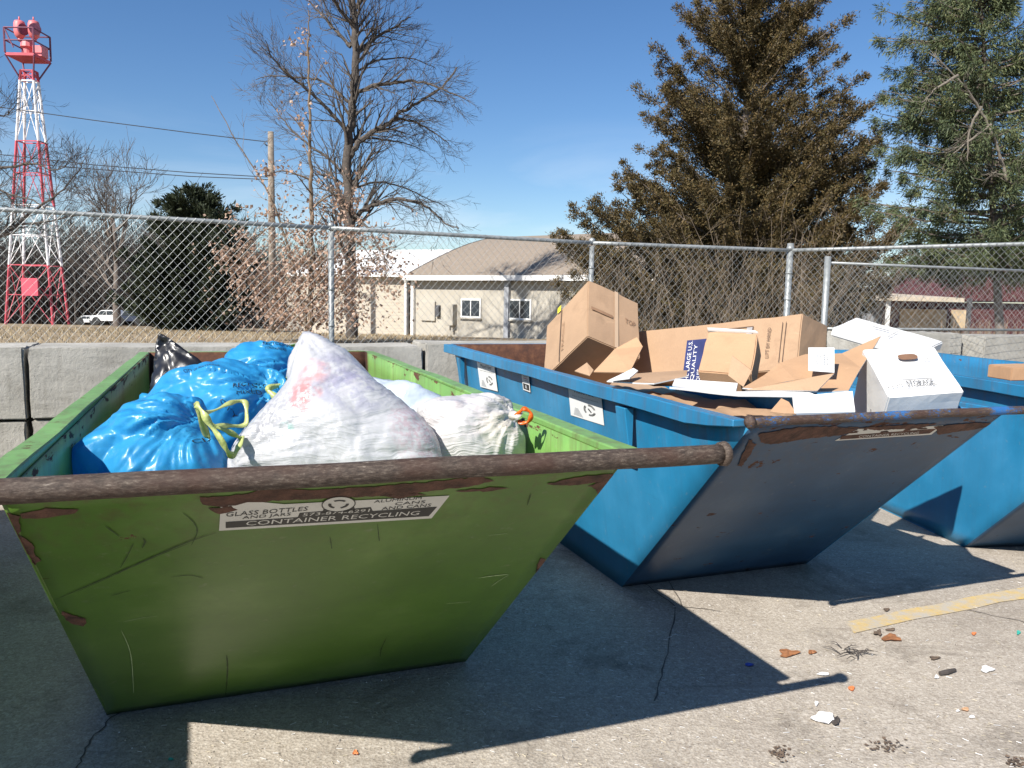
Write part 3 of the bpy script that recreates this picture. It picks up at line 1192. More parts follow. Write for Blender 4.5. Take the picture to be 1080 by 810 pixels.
def ribbon(pts, wd, name, mat, parent, twist=0.0):
    """drawstring tape through parent-local points"""
    mb = MB()
    P = [Vector(p) for p in pts]
    L = []
    for i in range(len(P) - 1):
        p0, p1, p2, p3 = P[max(i - 1, 0)], P[i], P[i + 1], P[min(i + 2, len(P) - 1)]
        for k in range(8):
            u = k / 8
            L.append(.5 * ((2 * p1) + (p2 - p0) * u + (2 * p0 - 5 * p1 + 4 * p2 - p3) * u * u + (3 * p1 - p0 - 3 * p2 + p3) * u ** 3))
    L.append(P[-1])
    vs = []
    for i, p in enumerate(L):
        d_ = (L[min(i + 1, len(L) - 1)] - L[max(0, i - 1)]).normalized()
        s_ = d_.cross(Vector((0, -1, .35)))
        s_ = s_.normalized() if s_.length > 1e-4 else Vector((1, 0, 0))
        s_ = Matrix.Rotation(.6 * math.sin(i * .35 + twist), 3, d_) @ s_
        n_ = d_.cross(s_) * .0016
        ww = wd * (.75 + .25 * math.sin(i * .5 + twist))
        vs += [p + s_ * ww + n_, p - s_ * ww + n_, p - s_ * ww - n_, p + s_ * ww - n_]
    N = len(L)
    mb.add(vs, [(4 * i + k, 4 * i + (k + 1) % 4, 4 * i + 4 + (k + 1) % 4, 4 * i + 4 + k) for i in range(N - 1) for k in range(4)] + [(3, 2, 1, 0), (4 * N - 4, 4 * N - 3, 4 * N - 2, 4 * N - 1)])
    return mb.build(name, mat, parent, True)


M_BAGB = plastic('blue_bag_film', (.055, .40, .72), .36, .42, bump=.16, bscale=9, lo=(.03, .32, .66), coat=.12)
M_BAGK = plastic('black_bag_film', (.012, .012, .015), .34, .02, bump=.05, bscale=6, coat=.1)
M_TIE = plastic('yellow_tape', (.62, .68, .26), .35, .3, bump=.2)
M_TIEO = plastic('orange_tape', (.85, .16, .02), .35, .3, bump=.2)

GB = 'blue recycling bags in the green dumpster'
bag_back = Bag('blue bag at the back of the green dumpster, its top just below the rim', [(238, 378), (250, 366), (270, 362), (300, 363), (312, 370), (312, 392), (302, 408), (292, 425), (262, 430), (244, 416), (238, 398)],
               3.35, .5, .16, .2, M_BAGB, h=.009, knots=[(313, 384)], seed=11, group=GB)
bag_mid = Bag('long blue bag lying behind the tied blue bag, toward the black bag', [(150, 428), (164, 412), (186, 398), (208, 387), (240, 381), (268, 385), (294, 392), (303, 405), (297, 420), (280, 440), (262, 462), (230, 480), (190, 470), (160, 450), (149, 440)],
              2.85, .6, .16, .2, M_BAGB, h=.0075, knots=[(286, 408)], seed=12, group=GB, str_=(.7, 1.25))
bag_blue = Bag('shiny blue bag in front, tied with a pale yellow drawstring beside the white bag', [(74, 502), (78, 492), (84, 478), (100, 460), (118, 443), (136, 429), (160, 421), (186, 418), (212, 420), (217, 432), (219, 452), (233, 466), (236, 500), (228, 530), (150, 540), (84, 525)],
               2.42, .55, .17, .2, M_BAGB, h=.006, knots=[(214, 446)], seed=13, group=GB, str_=(.7, 1.25))
bag_fold = Bag('small folded blue bag corner against the dark inner wall', [(147, 416), (158, 416), (170, 421), (172, 436), (160, 442), (148, 440)], 2.95, .3, .03, .05, M_BAGB, h=.012, seed=17, group=GB)
bag_black = Bag('black bag corner poking up beside the blue bags', [(167, 352), (177, 356), (192, 367), (213, 382), (220, 400), (196, 425), (170, 438), (150, 432), (157, 415), (161, 398), (163, 375)],
                3.6, .25, .07, .15, M_BAGK, h=.012, knots=[(168, 356)], amp=.8, seed=14)
bw = at(345, 440, 2.5)


def rel(px, py, Y, b=bw):
    return tuple(at(px, py, Y) - b)


white_spots = [(rel(326, 382, 2.36), .075, (.75, .16, .15), .75, 16), (rel(320, 415, 2.34), .06, (.72, .14, .14), .8, 30), (rel(328, 430, 2.34), .06, (.72, .3, .28), .4, 28),
               (rel(372, 405, 2.42), .14, (.24, .24, .42), .7, 20), (rel(352, 400, 2.4), .09, (.45, .40, .52), .4, 24), (rel(448, 455, 2.4), .13, (.52, .20, .26), .5, 70),
               (rel(316, 478, 2.3), .035, (.12, .4, .7), .7, 30), (rel(304, 452, 2.3), .03, (.1, .5, .4), .5, 40), (rel(292, 435, 2.35), .10, (.25, .25, .28), .5, 60),
               (rel(275, 460, 2.35), .09, (.3, .3, .32), .45, 60)]
M_BAGW = plastic('white_bag_film', (.68, .68, .70), .3, .4, spots=white_spots, bump=.19, bscale=10, lo=(.60, .60, .625), coat=.2, lines=.42)
bag_white = Bag('big white bag with a tall pointed top, coloured rubbish showing through', [(321, 350), (330, 352), (344, 358), (358, 366), (370, 374), (384, 388), (396, 403), (412, 414), (432, 430), (450, 445), (460, 460), (466, 478), (468, 500), (440, 520), (340, 535), (236, 520), (238, 500), (246, 482), (262, 456), (276, 440), (290, 424), (304, 406), (303, 392), (306, 380), (314, 362)],
                2.5, .45, .20, .22, M_BAGW, h=.0062, knots=[(322, 352), (250, 500)], amp=.42, fine=.016, seed=15)
bag_white.o.location = bag_white.base
for n_ in M_BAGW.node_tree.nodes:
    if n_.type == 'VECT_MATH':
        n_.inputs[1].default_value = Vector(n_.inputs[1].default_value) + bw - bag_white.base
bw2 = at(500, 455, 2.62)
M_BAGW2 = plastic('white_bag_film_clean', (.68, .665, .655), .35, .22, spots=[(rel(525, 468, 2.5, bw2), .12, (.72, .62, .40), .5, 8), (rel(480, 430, 2.5, bw2), .12, (.72, .55, .58), .3, 20)], bump=.3, bscale=10, lo=(.58, .56, .56), coat=.2, lines=-.5)
bag_small = Bag('plump white bag tied with orange tape beside the right inner wall', [(440, 433), (456, 425), (474, 420), (500, 416), (522, 417), (538, 423), (542, 434), (547, 448), (553, 460), (554, 474), (549, 486), (520, 505), (470, 510), (452, 492), (446, 460)],
                2.62, .45, .17, .2, M_BAGW2, h=.0065, knots=[(544, 437)], amp=.75, seed=16)
M_BAGP = plastic('pale_bag_film', (.66, .74, .84), .3, .35, bump=.25, bscale=12, coat=.3)
bag_pale = Bag('flat pale bluish bag lying between the two white bags', [(388, 400), (404, 400), (424, 404), (448, 412), (468, 420), (470, 440), (440, 455), (410, 440), (392, 420)], 3.1, .8, .08, .15, M_BAGP, h=.012, seed=18)
# smaller parts of the bags
mb = MB()
bag_blue.print_(mb, 'CITY', (213, 474), (232, 458), (216, 478))
mb.build('printed_text', M_BLACK, bag_blue.o)
mb = MB()
for s_, a, b, c in (('CITY', (246, 441), (256, 452), (249, 438)), ('CITY OF RECYCLING', (207, 408), (243, 402), (206, 404.5)), ('RECYCLE', (257, 424), (282, 412), (257, 419)),
                    ('MIXED', (262, 432), (280, 421), (261, 428)), ('BLUE BAG', (164, 402), (186, 391), (166, 398))):
    mb = MB()
    bag_mid.print_(mb, s_, a, b, c)
    mb.build('printed_text', M_BLACK, bag_mid.o)
mb = MB()
bag_back.print_(mb, 'RECYCLING', (283, 372), (308, 367), (283, 368))
bag_back.print_(mb, 'CONTAINERS', (285, 376), (304, 373), (285, 373.5))
mb.build('printed_text', M_BLACK, bag_back.o)


def loc(bag, px, py, Y):
    return at(px, py, Y) - bag.base


rb = bag_blue
ribbon([loc(rb, 219, 462, 2.32), loc(rb, 211, 440, 2.24), loc(rb, 207, 427, 2.22), loc(rb, 213, 434, 2.2), loc(rb, 222, 448, 2.2), loc(rb, 232, 462, 2.2), loc(rb, 240, 476, 2.21), loc(rb, 246, 480, 2.24), loc(rb, 252, 470, 2.26), loc(rb, 256, 460, 2.3)], .011, 'drawstring', M_TIE, rb.o)
ribbon([loc(rb, 214, 436, 2.23), loc(rb, 228, 432, 2.3), loc(rb, 246, 424, 2.38), loc(rb, 258, 424, 2.4), loc(rb, 260, 434, 2.38), loc(rb, 258, 448, 2.36), loc(rb, 240, 449, 2.32), loc(rb, 222, 450, 2.26)], .009, 'drawstring', M_TIE, rb.o, 1.3)
ribbon([loc(rb, 222, 448, 2.24), loc(rb, 238, 454, 2.26), loc(rb, 250, 460, 2.28), loc(rb, 256, 464, 2.3)], .009, 'drawstring', M_TIE, rb.o, 2.1)
rb = bag_back
ribbon([loc(rb, 306, 392, 2.95), loc(rb, 300, 404, 2.9), loc(rb, 284, 409, 2.85), loc(rb, 283, 413, 2.84), loc(rb, 296, 420, 2.84), loc(rb, 300, 410, 2.9)], .012, 'drawstring', M_TIE, rb.o)
rb = bag_small
ribbon([loc(rb, 543, 440, 2.5), loc(rb, 549, 434, 2.48), loc(rb, 553, 431, 2.47), loc(rb, 560, 436, 2.47), loc(rb, 558, 444, 2.48), loc(rb, 550, 446, 2.49), loc(rb, 545, 442, 2.5)], .008, 'drawstring', M_TIEO, rb.o)
mb = MB()
mb.tube([loc(rb, 541, 438, 2.52), loc(rb, 545, 438, 2.5), loc(rb, 548, 440, 2.5)], [.018, .010, .022], 10)
mb.build('tied_neck', M_BAGW2, rb.o, True)

# low heap that carries the bags and the boxes inside the dumpsters
M_CARD = cardboard('brown_cardboard')
M_CARD2 = cardboard('warm_cardboard', (.41, .255, .150))
M_CARDW = simple('white_board', (.62, .615, .60), .6, var=.04, bump=.15, bscale=12)


def heap(D, name, label, cat, z, mats, seed):
    rnd = random.Random(seed)
    mb = MB()
    N = 26
    vs = []
    for j in range(N + 1):
        for i in range(N + 1):
            a0_ = max(.02, D.a0 + .03)
            a = a0_ + (D.W - .03 - a0_) * i / N
            b = D.sl * (1 - (z - .36) / D.hf) + .06 + (D.L - .1 - D.sl * (1 - (z - .36) / D.hf) - .12) * j / N
            zz = z + .07 * noise.noise(Vector((a * 3, b * 3, seed))) + .03 * noise.noise(Vector((a * 11, b * 11, seed)))
            vs.append((a, b, zz))
    mb.add(vs, [(j * (N + 1) + i, j * (N + 1) + i + 1, (j + 1) * (N + 1) + i + 1, (j + 1) * (N + 1) + i) for j in range(N) for i in range(N)])
    base = len(mb.v)
    mb.add([(x, y, zz - .25) for x, y, zz in vs], [(j * (N + 1) + i, (j + 1) * (N + 1) + i, (j + 1) * (N + 1) + i + 1, j * (N + 1) + i + 1) for j in range(N) for i in range(N)])
    o = mb.build(name, mats, None, True)
    o.location = D.root.location
    o.rotation_euler = D.root.rotation_euler
    tag(o, label, cat)
    return o


heap(GREEN, 'bag_heap', 'dark heap of bags filling the green dumpster beneath the visible bags', 'rubbish', .78, M_BAGK, 3)
heap(BLUE, 'cardboard_heap', 'heap of flattened cardboard filling the blue dumpster beneath the boxes', 'rubbish', .93, M_CARD, 5)

heap(BLUE2, 'cardboard_heap', 'low heap of cardboard inside the far blue dumpster at the right edge', 'rubbish', .88, M_CARD, 8)

# ------------------------------------------------------------------ cardboard in the blue dumpster
M_TAPE = simple('clear_tape', (.50, .36, .24), .25, var=.05)
M_NAVY = simple('navy_print', (.02, .03, .12), .6)
M_YEL = simple('yellow_tag', (.8, .7, .03), .5)
M_BRPR = simple('brown_print', (.10, .06, .04), .7)


def carton(name, label, O, e0, e1, e2, mat, cat='box', bev=.006):
    """box with corner O and edges e0 e1 e2 (world vectors); origin at O"""
    root = thing(name, label, cat, O)
    mb = MB().obox((0, 0, 0), e0, e1, e2)
    o = recalc(mb.build('carton_body', mat, root))
    bm = bmesh.new()
    bm.from_mesh(o.data)
    bmesh.ops.bevel(bm, geom=list(bm.edges), offset=bev, segments=2, affect='EDGES')
    bmesh.ops.subdivide_edges(bm, edges=[e for e in bm.edges if e.calc_length() > .12], cuts=6, use_grid_fill=True)
    for v in bm.verts:
        v.co += (noise.noise_vector(v.co * 4 + Vector(O)) * .006 + noise.noise_vector(v.co * 11 + Vector(O)) * .003)
    bm.to_mesh(o.data)
    bm.free()
    for p in o.data.polygons:
        p.use_smooth = False
    return root


def quad_on(O, ex, ey, n, u0, v0, u1, v1, mb, off=.007, mi=0):
    o = Vector(O) + n * off
    mb.add([o + ex * u0 + ey * v0, o + ex * u1 + ey * v0, o + ex * u1 + ey * v1, o + ex * u0 + ey * v1], [(0, 1, 2, 3)], mi)


# tilted box
O = Vector((.47, 5.0, 1.377))
e0, e1, e2 = Vector((.362, .126, -.147)), Vector((-.299, .426, -.369)) * .86, Vector((.03, .333, .36))
rt = carton('cardboard_box', 'big closed brown box tilted on one corner above the blue dumpster rim', O, e0, e1, e2, M_CARD)
nR = -e1.normalized()
nL = -e0.normalized()
mb = MB()
quad_on((0, 0, 0), e0, e2, nR, .50, .0, .57, 1.0, mb, .008)
mb.build('tape', M_TAPE, rt)
mb = MB()
quad_on((0, 0, 0), e1, e2, nL, .60, .02, .615, .98, mb, .008)
mb.build('seam', M_BRPR, rt)
mb = MB()
o = e1 * .52 + e2 * .18 + nL * .009
lettering(mb, 'FRAGILE', o, e2 * .5, e1 * .05)
M_FADE = simple('faded_print', (.26, .15, .085), .8)
mb.build('print', M_FADE, rt)
mb = MB()
o = e0 * .70 + e2 * .50 + nR * .009
lettering(mb, 'TOP', o, e0 * .2, e2 * .09)
mb.build('print', M_FADE, rt)
mb = MB()
quad_on((0, 0, 0), e0, e2, nR, .05, .48, .46, .53, mb, .009)
mb.build('print', M_FADE, rt)
mb = MB()
quad_on((0, 0, 0), e1, e2, nL, .62, .96, .70, 1.06, mb, .009)
mb.build('yellow_tag', M_YEL, rt)

# long carton
O = Vector((1.66, 4.55, 1.549))
e0, e1, e2 = Vector((-.811, 1.021, -.164)), Vector((.219, .161, -.076)), Vector((-.046, -.088, -.318))
rt = carton('cardboard_box', 'long flat brown carton with a navy printed panel, lying along the blue dumpster', O, e0, e1, e2, M_CARD)
nF = -e1.normalized()
mb = MB()
quad_on((0, 0, 0), e0, e2, nF, .50, .30, .62, 1.25, mb, .008)
nv = mb.build('printed_panel', M_NAVY, rt)
mb = MB()
for k, s_ in enumerate(('THE LARGE U.S.', 'SQUALITY', 'HOUSE')):
    o = e0 * (.582 - .036 * k) + e2 * 1.2 + nF * .010
    lettering(mb, s_, o, -e2 * (.88, .8, .3)[k], e0 * .024)
mb.build('lettering', M_STICK, nv)
mb = MB()
o = e0 * .145 + e2 * .75 + nF * .009
lettering(mb, 'LIFT BY HAND', o, -e2 * .55, e0 * .018)
for k in range(2):
    quad_on((0, 0, 0), e0, e2, nF, .07 + .018 * k, .12, .073 + .018 * k, .85, mb, .009)
quad_on((0, 0, 0), e0, e2, nF, .24, .14, .50, .155, mb, .009)
quad_on((0, 0, 0), e0, e2, nF, .24, .14, .243, .40, mb, .009)
mb.build('print', M_BRPR, rt)
mb = MB()
quad_on((0, 0, 0), e0, e2, nF, .94, .2, .985, .65, mb, .009)
quad_on((0, 0, 0), e0, e2, nF, .245, .16, .275, .34, mb, .009)
mb.build('label', simple('grey_label', (.36, .34, .34), .6), rt)


def sheet(name, label, pts, mat, th=.006, mats_edge=None, cat='cardboard', bend=0.0):
    """thick flat piece: pts = (px, py, Y) corners"""
    W_ = [at(*q) for q in pts]
    c = sum(W_, Vector()) / len(W_)
    n_ = Vector()
    for i in range(len(W_)):
        n_ += (W_[i] - c).cross(W_[(i + 1) % len(W_)] - c)
    n_.normalize()
    if n_.y > 0:
        n_ = -n_
    mb = MB()
    k = len(W_)
    loc_ = [p - c for p in W_]
    mb.add(loc_ + [p - n_ * th for p in loc_], [tuple(range(k))] + [tuple(range(2 * k - 1, k - 1, -1))])
    mb.add([p for p in loc_] + [p - n_ * th for p in loc_], [(i, (i + 1) % k, k + (i + 1) % k, k + i) for i in range(k)], 1)
    bm_o = mb.build(name, [mat, mats_edge or mat])
    bm = bmesh.new()
    bm.from_mesh(bm_o.data)
    bmesh.ops.remove_doubles(bm, verts=bm.verts, dist=1e-5)
    bmesh.ops.recalc_face_normals(bm, faces=bm.faces)
    bmesh.ops.triangulate(bm, faces=[f_ for f_ in bm.faces if len(f_.verts) > 4])
    bmesh.ops.subdivide_edges(bm, edges=[e for e in bm.edges if e.calc_length() > .08], cuts=4, use_grid_fill=True)
    for v in bm.verts:
        v.co += n_ * noise.noise(v.co * 4 + c) * (.006 + bend)
    bm.to_mesh(bm_o.data)
    bm.free()
    bm_o.location = c
    tag(bm_o, label, cat)
    return bm_o, n_, c


CBG = 'cardboard pieces in the blue dumpster'
sheet('cardboard_flap', 'brown flap leaning from under the tilted box to the long carton', [(626, 392, 4.6), (648, 368, 4.75), (672, 356, 4.75), (678, 366, 4.7), (664, 392, 4.4)], M_CARD2)
sheet('cardboard_flap', 'narrow brown strip lying along the rim below the long carton', [(640, 402, 4.0), (662, 394, 4.3), (725, 391, 4.25), (724, 397, 4.0), (690, 404, 3.9)], M_CARD, mats_edge=M_CARDW)
sheet('cardboard_flap', 'white edged scrap lying on the rim of the blue dumpster beside its stiffener', [(641, 401, 3.95), (668, 388, 4.1), (673, 391, 4.08), (664, 398, 3.92)], M_CARDW)
# smaller open box in front of the long carton
O = at(800, 352.5, 4.05)
A_ = at(747, 350, 4.2)
B_ = at(792, 395, 3.78)
e0 = A_ - O
e2 = (B_ - O)
n_ = e0.cross(e2).normalized()
if n_.y > 0:
    n_ = -n_
rt = carton('cardboard_box', 'smaller torn brown box in front of the long carton', O, e0, -n_ * .14, e2, M_CARD2)
mb = MB()
lip_ = [Vector((0, 0, 0)), e0, e0 * .98 + Vector((-.01, .0, .014)), e0 * .1 + Vector((.01, .0, .008))]
mb.add([p + n_ * .012 for p in lip_] + [p + n_ * .004 for p in lip_], [(0, 1, 2, 3), (7, 6, 5, 4), (0, 4, 5, 1), (1, 5, 6, 2), (2, 6, 7, 3), (3, 7, 4, 0)])
mb.build('torn_lip', M_CARDW, rt)
mb = MB()
fl = [at(772, 375, 3.75), at(793, 391, 3.66), at(784, 408, 3.62), at(768, 396, 3.7)]
mb.add([p - O for p in fl] + [p - O + Vector((.004, .006, 0)) for p in fl], [(0, 1, 2, 3), (7, 6, 5, 4), (0, 4, 5, 1), (1, 5, 6, 2), (2, 6, 7, 3), (3, 7, 4, 0)])
mb.build('side_flap', M_CARD, rt)

# the big opened sheet with the white label
sh, n_, c_ = sheet('cardboard_sheet', 'large opened brown sheet with a white address label and a pointed right corner', [(783, 409, 3.6), (806, 395, 3.75), (822, 383, 3.85), (850, 374, 3.95), (888, 372, 4.0), (929, 354, 4.05), (908, 388, 3.75), (895, 411, 3.52), (850, 413, 3.5)], M_CARD2, mats_edge=M_CARDW)
mb = MB()
cor = [at(853, 367, 3.72), at(880, 367, 3.72), at(880, 393, 3.6), at(853, 391, 3.6)]
mb.add([p - c_ for p in cor] + [p - c_ + Vector((0, .006, .002)) for p in cor], [(3, 2, 1, 0), (4, 5, 6, 7), (0, 1, 5, 4), (1, 2, 6, 5), (2, 3, 7, 6), (3, 0, 4, 7)])
lb = recalc(mb.build('address_label', M_STICK, sh))
mb = MB()
for k in range(4):
    u = .28 + .14 * k
    o = cor[3].lerp(cor[2], u).lerp(cor[0].lerp(cor[1], u), .25) - c_ + Vector((0, -.018, .006))
    q = cor[3].lerp(cor[2], u).lerp(cor[0].lerp(cor[1], u), (.8, .7, .8, .75)[k]) - c_ + Vector((0, -.018, .006))
    lettering(mb, ('SHIP TO STREET', 'CITY STATE', 'UNITED', 'RETURN TO')[k], o, q - o, (cor[2] - cor[3]) * -.06)
mb.build('lettering', M_BLACK, lb)
sheet('cardboard_sheet', 'brown underside flap in shade below the big opened sheet', [(786, 411, 3.55), (830, 402, 3.5), (880, 394, 3.48), (862, 412, 3.42)], M_CARD, mats_edge=M_CARDW)
st_, n_, c_ = sheet('white_board', 'white printed board strip lying on the rim below the torn box', [(712, 399, 3.9), (778, 404, 3.62), (776, 412, 3.55), (709, 406, 3.8)], M_CARDW)
sheet('cardboard_sheet', 'long white edged sheet under the printed strip, reaching to the opened sheet', [(706, 408, 3.78), (776, 412.5, 3.56), (852, 413, 3.45), (862, 417, 3.42), (780, 416, 3.5)], M_CARDW, th=.01)
mb = MB()
for k in range(9):
    x = 722 + 5.3 * k
    mb.add([at(x, 402.5 + .06 * (x - 712), 3.68) - c_ + Vector((0, -.1, .015)) * 0 for x in (x,)] * 0, [])
sheet('white_board', 'blank white board leaning on the front bar of the blue dumpster', [(836, 418, 3.4), (899, 413, 3.38), (902, 434, 3.28), (838, 436, 3.3)], M_CARDW, th=.012)
sheet('cardboard_flap', 'small folded brown flap left of the blank white board', [(824, 420, 3.42), (832, 424, 3.4), (840, 436, 3.3), (828, 436, 3.3), (812, 434, 3.34)], M_CARD2)
sheet('cardboard_flap', 'small brown triangle poking out below the tilted box', [(606, 391, 4.75), (619, 382, 4.8), (626, 390, 4.75), (622, 396, 4.7)], M_CARD)

# white storage box lying with its handle end up
O = Vector((1.729, 3.886, 1.383))
e0, e1, e2 = Vector((.333, -.024, .030)), Vector((-.004, -.298, -.192)), Vector((.042, .197, -.307))
rt = carton('storage_box', 'white storage box lying tilted with its hand hole end facing up', O, e0, e1, e2, M_CARDW)
nT = -e2.normalized()
mb = MB()
N = 28
c0 = e0 * .52 + e1 * .26 + nT * .0155
hs = []
for i in range(N):
    a = 2 * math.pi * i / N
    ca, sa = math.cos(a), math.sin(a)
    hs.append(c0 + e0 * .135 * math.copysign(abs(ca) ** .55, ca) + e1 * .062 * math.copysign(abs(sa) ** .8, sa))
mb.add(hs, [tuple(range(N))])
hh = mb.build('hand_hole', simple('hole_inside', (.16, .085, .05), .9), rt)
mb = MB()
for k in range(3):
    quad_on((0, 0, 0), e0, e1, nT, .12, .42 + .13 * k, .82, .427 + .13 * k, mb, .016)
o = e0 * .30 + e1 * .86 + nT * .016
lettering(mb, 'STORAGE', o, e0 * .36, -e1 * .10)
quad_on((0, 0, 0), e0, e1, nT, .27, .74, .69, .75, mb, .016)
quad_on((0, 0, 0), e0, e1, nT, .27, .87, .69, .88, mb, .016)
for k in range(7):
    quad_on((0, 0, 0), e0, e1, nT, .02 + .033 * k, .87 - .008 * k, .042 + .033 * k, .885 - .008 * k, mb, .016)
o = e0 * .76 + e1 * .78 + nT * .016
lettering(mb, 'FILE BOX', o, e0 * .15, -e1 * .04)
o = e0 * .70 + e1 * .35 + nT * .016
lettering(mb, 'LABEL', o, e0 * .13, -e1 * .04)
nS = -e0.normalized()
o = e1 * .70 + e2 * .55 + nS * .016
lettering(mb, 'BOX', o, e1 * .2, -e2 * .1)
mb.build('print', simple('black_print_soft', (.035, .035, .035), .6), rt)
# lid behind it
O = at(879, 346, 4.22)
a_ = at(893, 339.5, 4.35) - O
b_ = (at(975, 372, 4.05) - O)
nn = a_.cross(b_).normalized()
if nn.z < 0:
    nn = -nn
rt = carton('box_lid', 'white box lid with printed lines leaning behind the storage box', O, a_ * 1.7, b_, -nn * .05, M_CARDW)
mb = MB()
ea, eb = a_ * 1.7, b_
for k in range(3):
    quad_on((0, 0, 0), eb, ea, nn, .55, .2 + .25 * k, .80, .215 + .25 * k, mb, .015)
quad_on((0, 0, 0), eb, ea, nn, .30, .55, .48, .58, mb, .015)
quad_on((0, 0, 0), eb, ea, nn, .55, .2, .556, .7, mb, .015)
mb.build('print', M_BLACK, rt)
carton('cardboard_box', 'brown box bit showing inside the far blue dumpster at the picture edge', at(1066, 402, 5.9), Vector((.4, .05, .02)), Vector((0, .3, 0)), Vector((0, 0, .10)), M_CARD2)

# ------------------------------------------------------------------ chain-link fence
t = NT('galvanised_steel')
co = t.coord()
t.col(t.ramp(t.noise(co, 14, 4), [(.3, (.21, .225, .225)), (.7, (.34, .355, .355))]))
t.set(Roughness=.45, Metallic=.35)
M_GALV = t.m


def chain_panel(mb, P, Q, z0, z1, pitch=.076, r=.00135):
    P, Q = Vector(P), Vector(Q)
    d = Q - P
    L = math.hypot(d.x, d.y)
    ex = Vector((d.x / L, d.y / L, 0))
    nr = Vector((-ex.y, ex.x, 0))
    H = z1 - z0
    k = 1.12
    zt = lambda s_: (P.z + (Q.z - P.z) * s_ / L)
    for sg in (1, -1):
        n_ = int((L + H / k) / pitch) + 2
        for i in range(n_):
            s0 = -H / k + i * pitch if sg > 0 else i * pitch
            s1 = s0 + sg * H / k
            a, b = 0.0, 1.0
            if s1 != s0:
                lo, hi = sorted(((0 - s0) / (s1 - s0), (L - s0) / (s1 - s0)))
                a, b = max(a, lo), min(b, hi)
            if b - a < .01:
                continue
            pts = []
            m_ = 7
            for j in range(m_ + 1):
                u = a + (b - a) * j / m_
                s_ = s0 + (s1 - s0) * u
                z = z0 + H * u
                off = .002 * sg + .012 * noise.noise(Vector((s_ * 1.3, z * 1.5, 0)))
                js = .006 * noise.noise(Vector((s_ * 2.0, z * 2.0, 7)))
                pts.append(Vector((P.x, P.y, 0)) + ex * (s_ + js) + nr * off + Vector((0, 0, z + zt(s_) - z1)))
            mb.tube(pts, r, 4, cap=False)


tops = [at(0, 218, 6.9), at(348, 238, 7.7), at(625, 254, 8.7), at(835, 262, 9.15), at(1080, 255, 8.35)]
tops = [tops[0] + (tops[0] - tops[1]) * 1.6] + tops[1:4] + [tops[3] + (tops[4] - tops[3]) * 1.7]
CORNER = 3
fence = thing('chain_link_fence', 'tall grey chain link fence running behind the block wall and round a corner post', 'fence', (0, 7.6, 0))
fo = Vector((0, 7.6, 0))
for i, (P, Q) in enumerate(zip(tops, tops[1:])):
    P, Q = Vector(P), Vector(Q)
    mb = MB()
    chain_panel(mb, P - fo, Q - fo, .55, 2.28)
    mb.build('wire_mesh', M_GALV, fence)
    mb = MB()
    off = Vector((0, .03, -.02))
    mb.tube([(P - fo + off).lerp(Q - fo + off, k / 6) + Vector((0, 0, .006 * noise.noise(Vector((k, i, 0))))) for k in range(7)], .021, 10)
    mb.build('top_rail', M_GALV, fence, True)
for i, P in enumerate(tops):
    P = Vector(P)
    mb = MB()
    r_ = .036 if i in (CORNER,) else .027
    x_, y_ = P.x, P.y - 7.6 + .045
    mb.tube([(x_, y_, 0), (x_, y_, P.z + (.06 if i == CORNER else -.05))], r_, 12)
    mb.tube([(x_, y_, P.z - .02), (x_, y_, P.z + .02), (x_, y_, P.z + .035)], [r_ + .006, r_ + .006, .012], 12)
    for zz in (1.3, 1.65, 1.95):
        mb.tube([(x_, y_, zz), (x_, y_, zz + .02)], r_ + .005, 12)
    mb.build('post', M_GALV, fence, True)

gate = thing('chain_link_gate', 'second chain link fence panel with its own post and two rails, behind the fence corner', 'fence', (4.05, 10.2, 0))
A_, B_ = at(873, 276, 10.2), at(1130, 272, 11.6)
g0 = Vector((4.05, 10.2, 0))
mb = MB()
chain_panel(mb, Vector((A_.x, A_.y, 2.16)) - g0, Vector((B_.x, B_.y, 2.16)) - g0, .5, 2.16)
mb.build('wire_mesh', M_GALV, gate)
for z in (2.14, 1.3):
    mb = MB()
    mb.tube([Vector((A_.x, A_.y, z)) - g0, Vector((B_.x, B_.y, z)) - g0], .018, 8)
    mb.build('rail', M_GALV, gate, True)
for q in (A_, B_):
    mb = MB()
    mb.tube([Vector((q.x, q.y, 0)) - g0, Vector((q.x, q.y, 2.22)) - g0], .04, 12)
    mb.build('post', M_GALV, gate, True)

# ------------------------------------------------------------------ trees
M_BARK = simple('dark_bark', (.075, .062, .052), .9, var=.45, scale=12, bump=.6, bscale=30)
M_BARKB = simple('grey_brown_bark', (.13, .105, .088), .9, var=.4, scale=6)
M_TWIG = simple('brown_twig', (.17, .125, .085), .9, var=.4, scale=6)


def rot_about(v, axis, a):
    return Matrix.Rotation(a, 3, axis) @ v


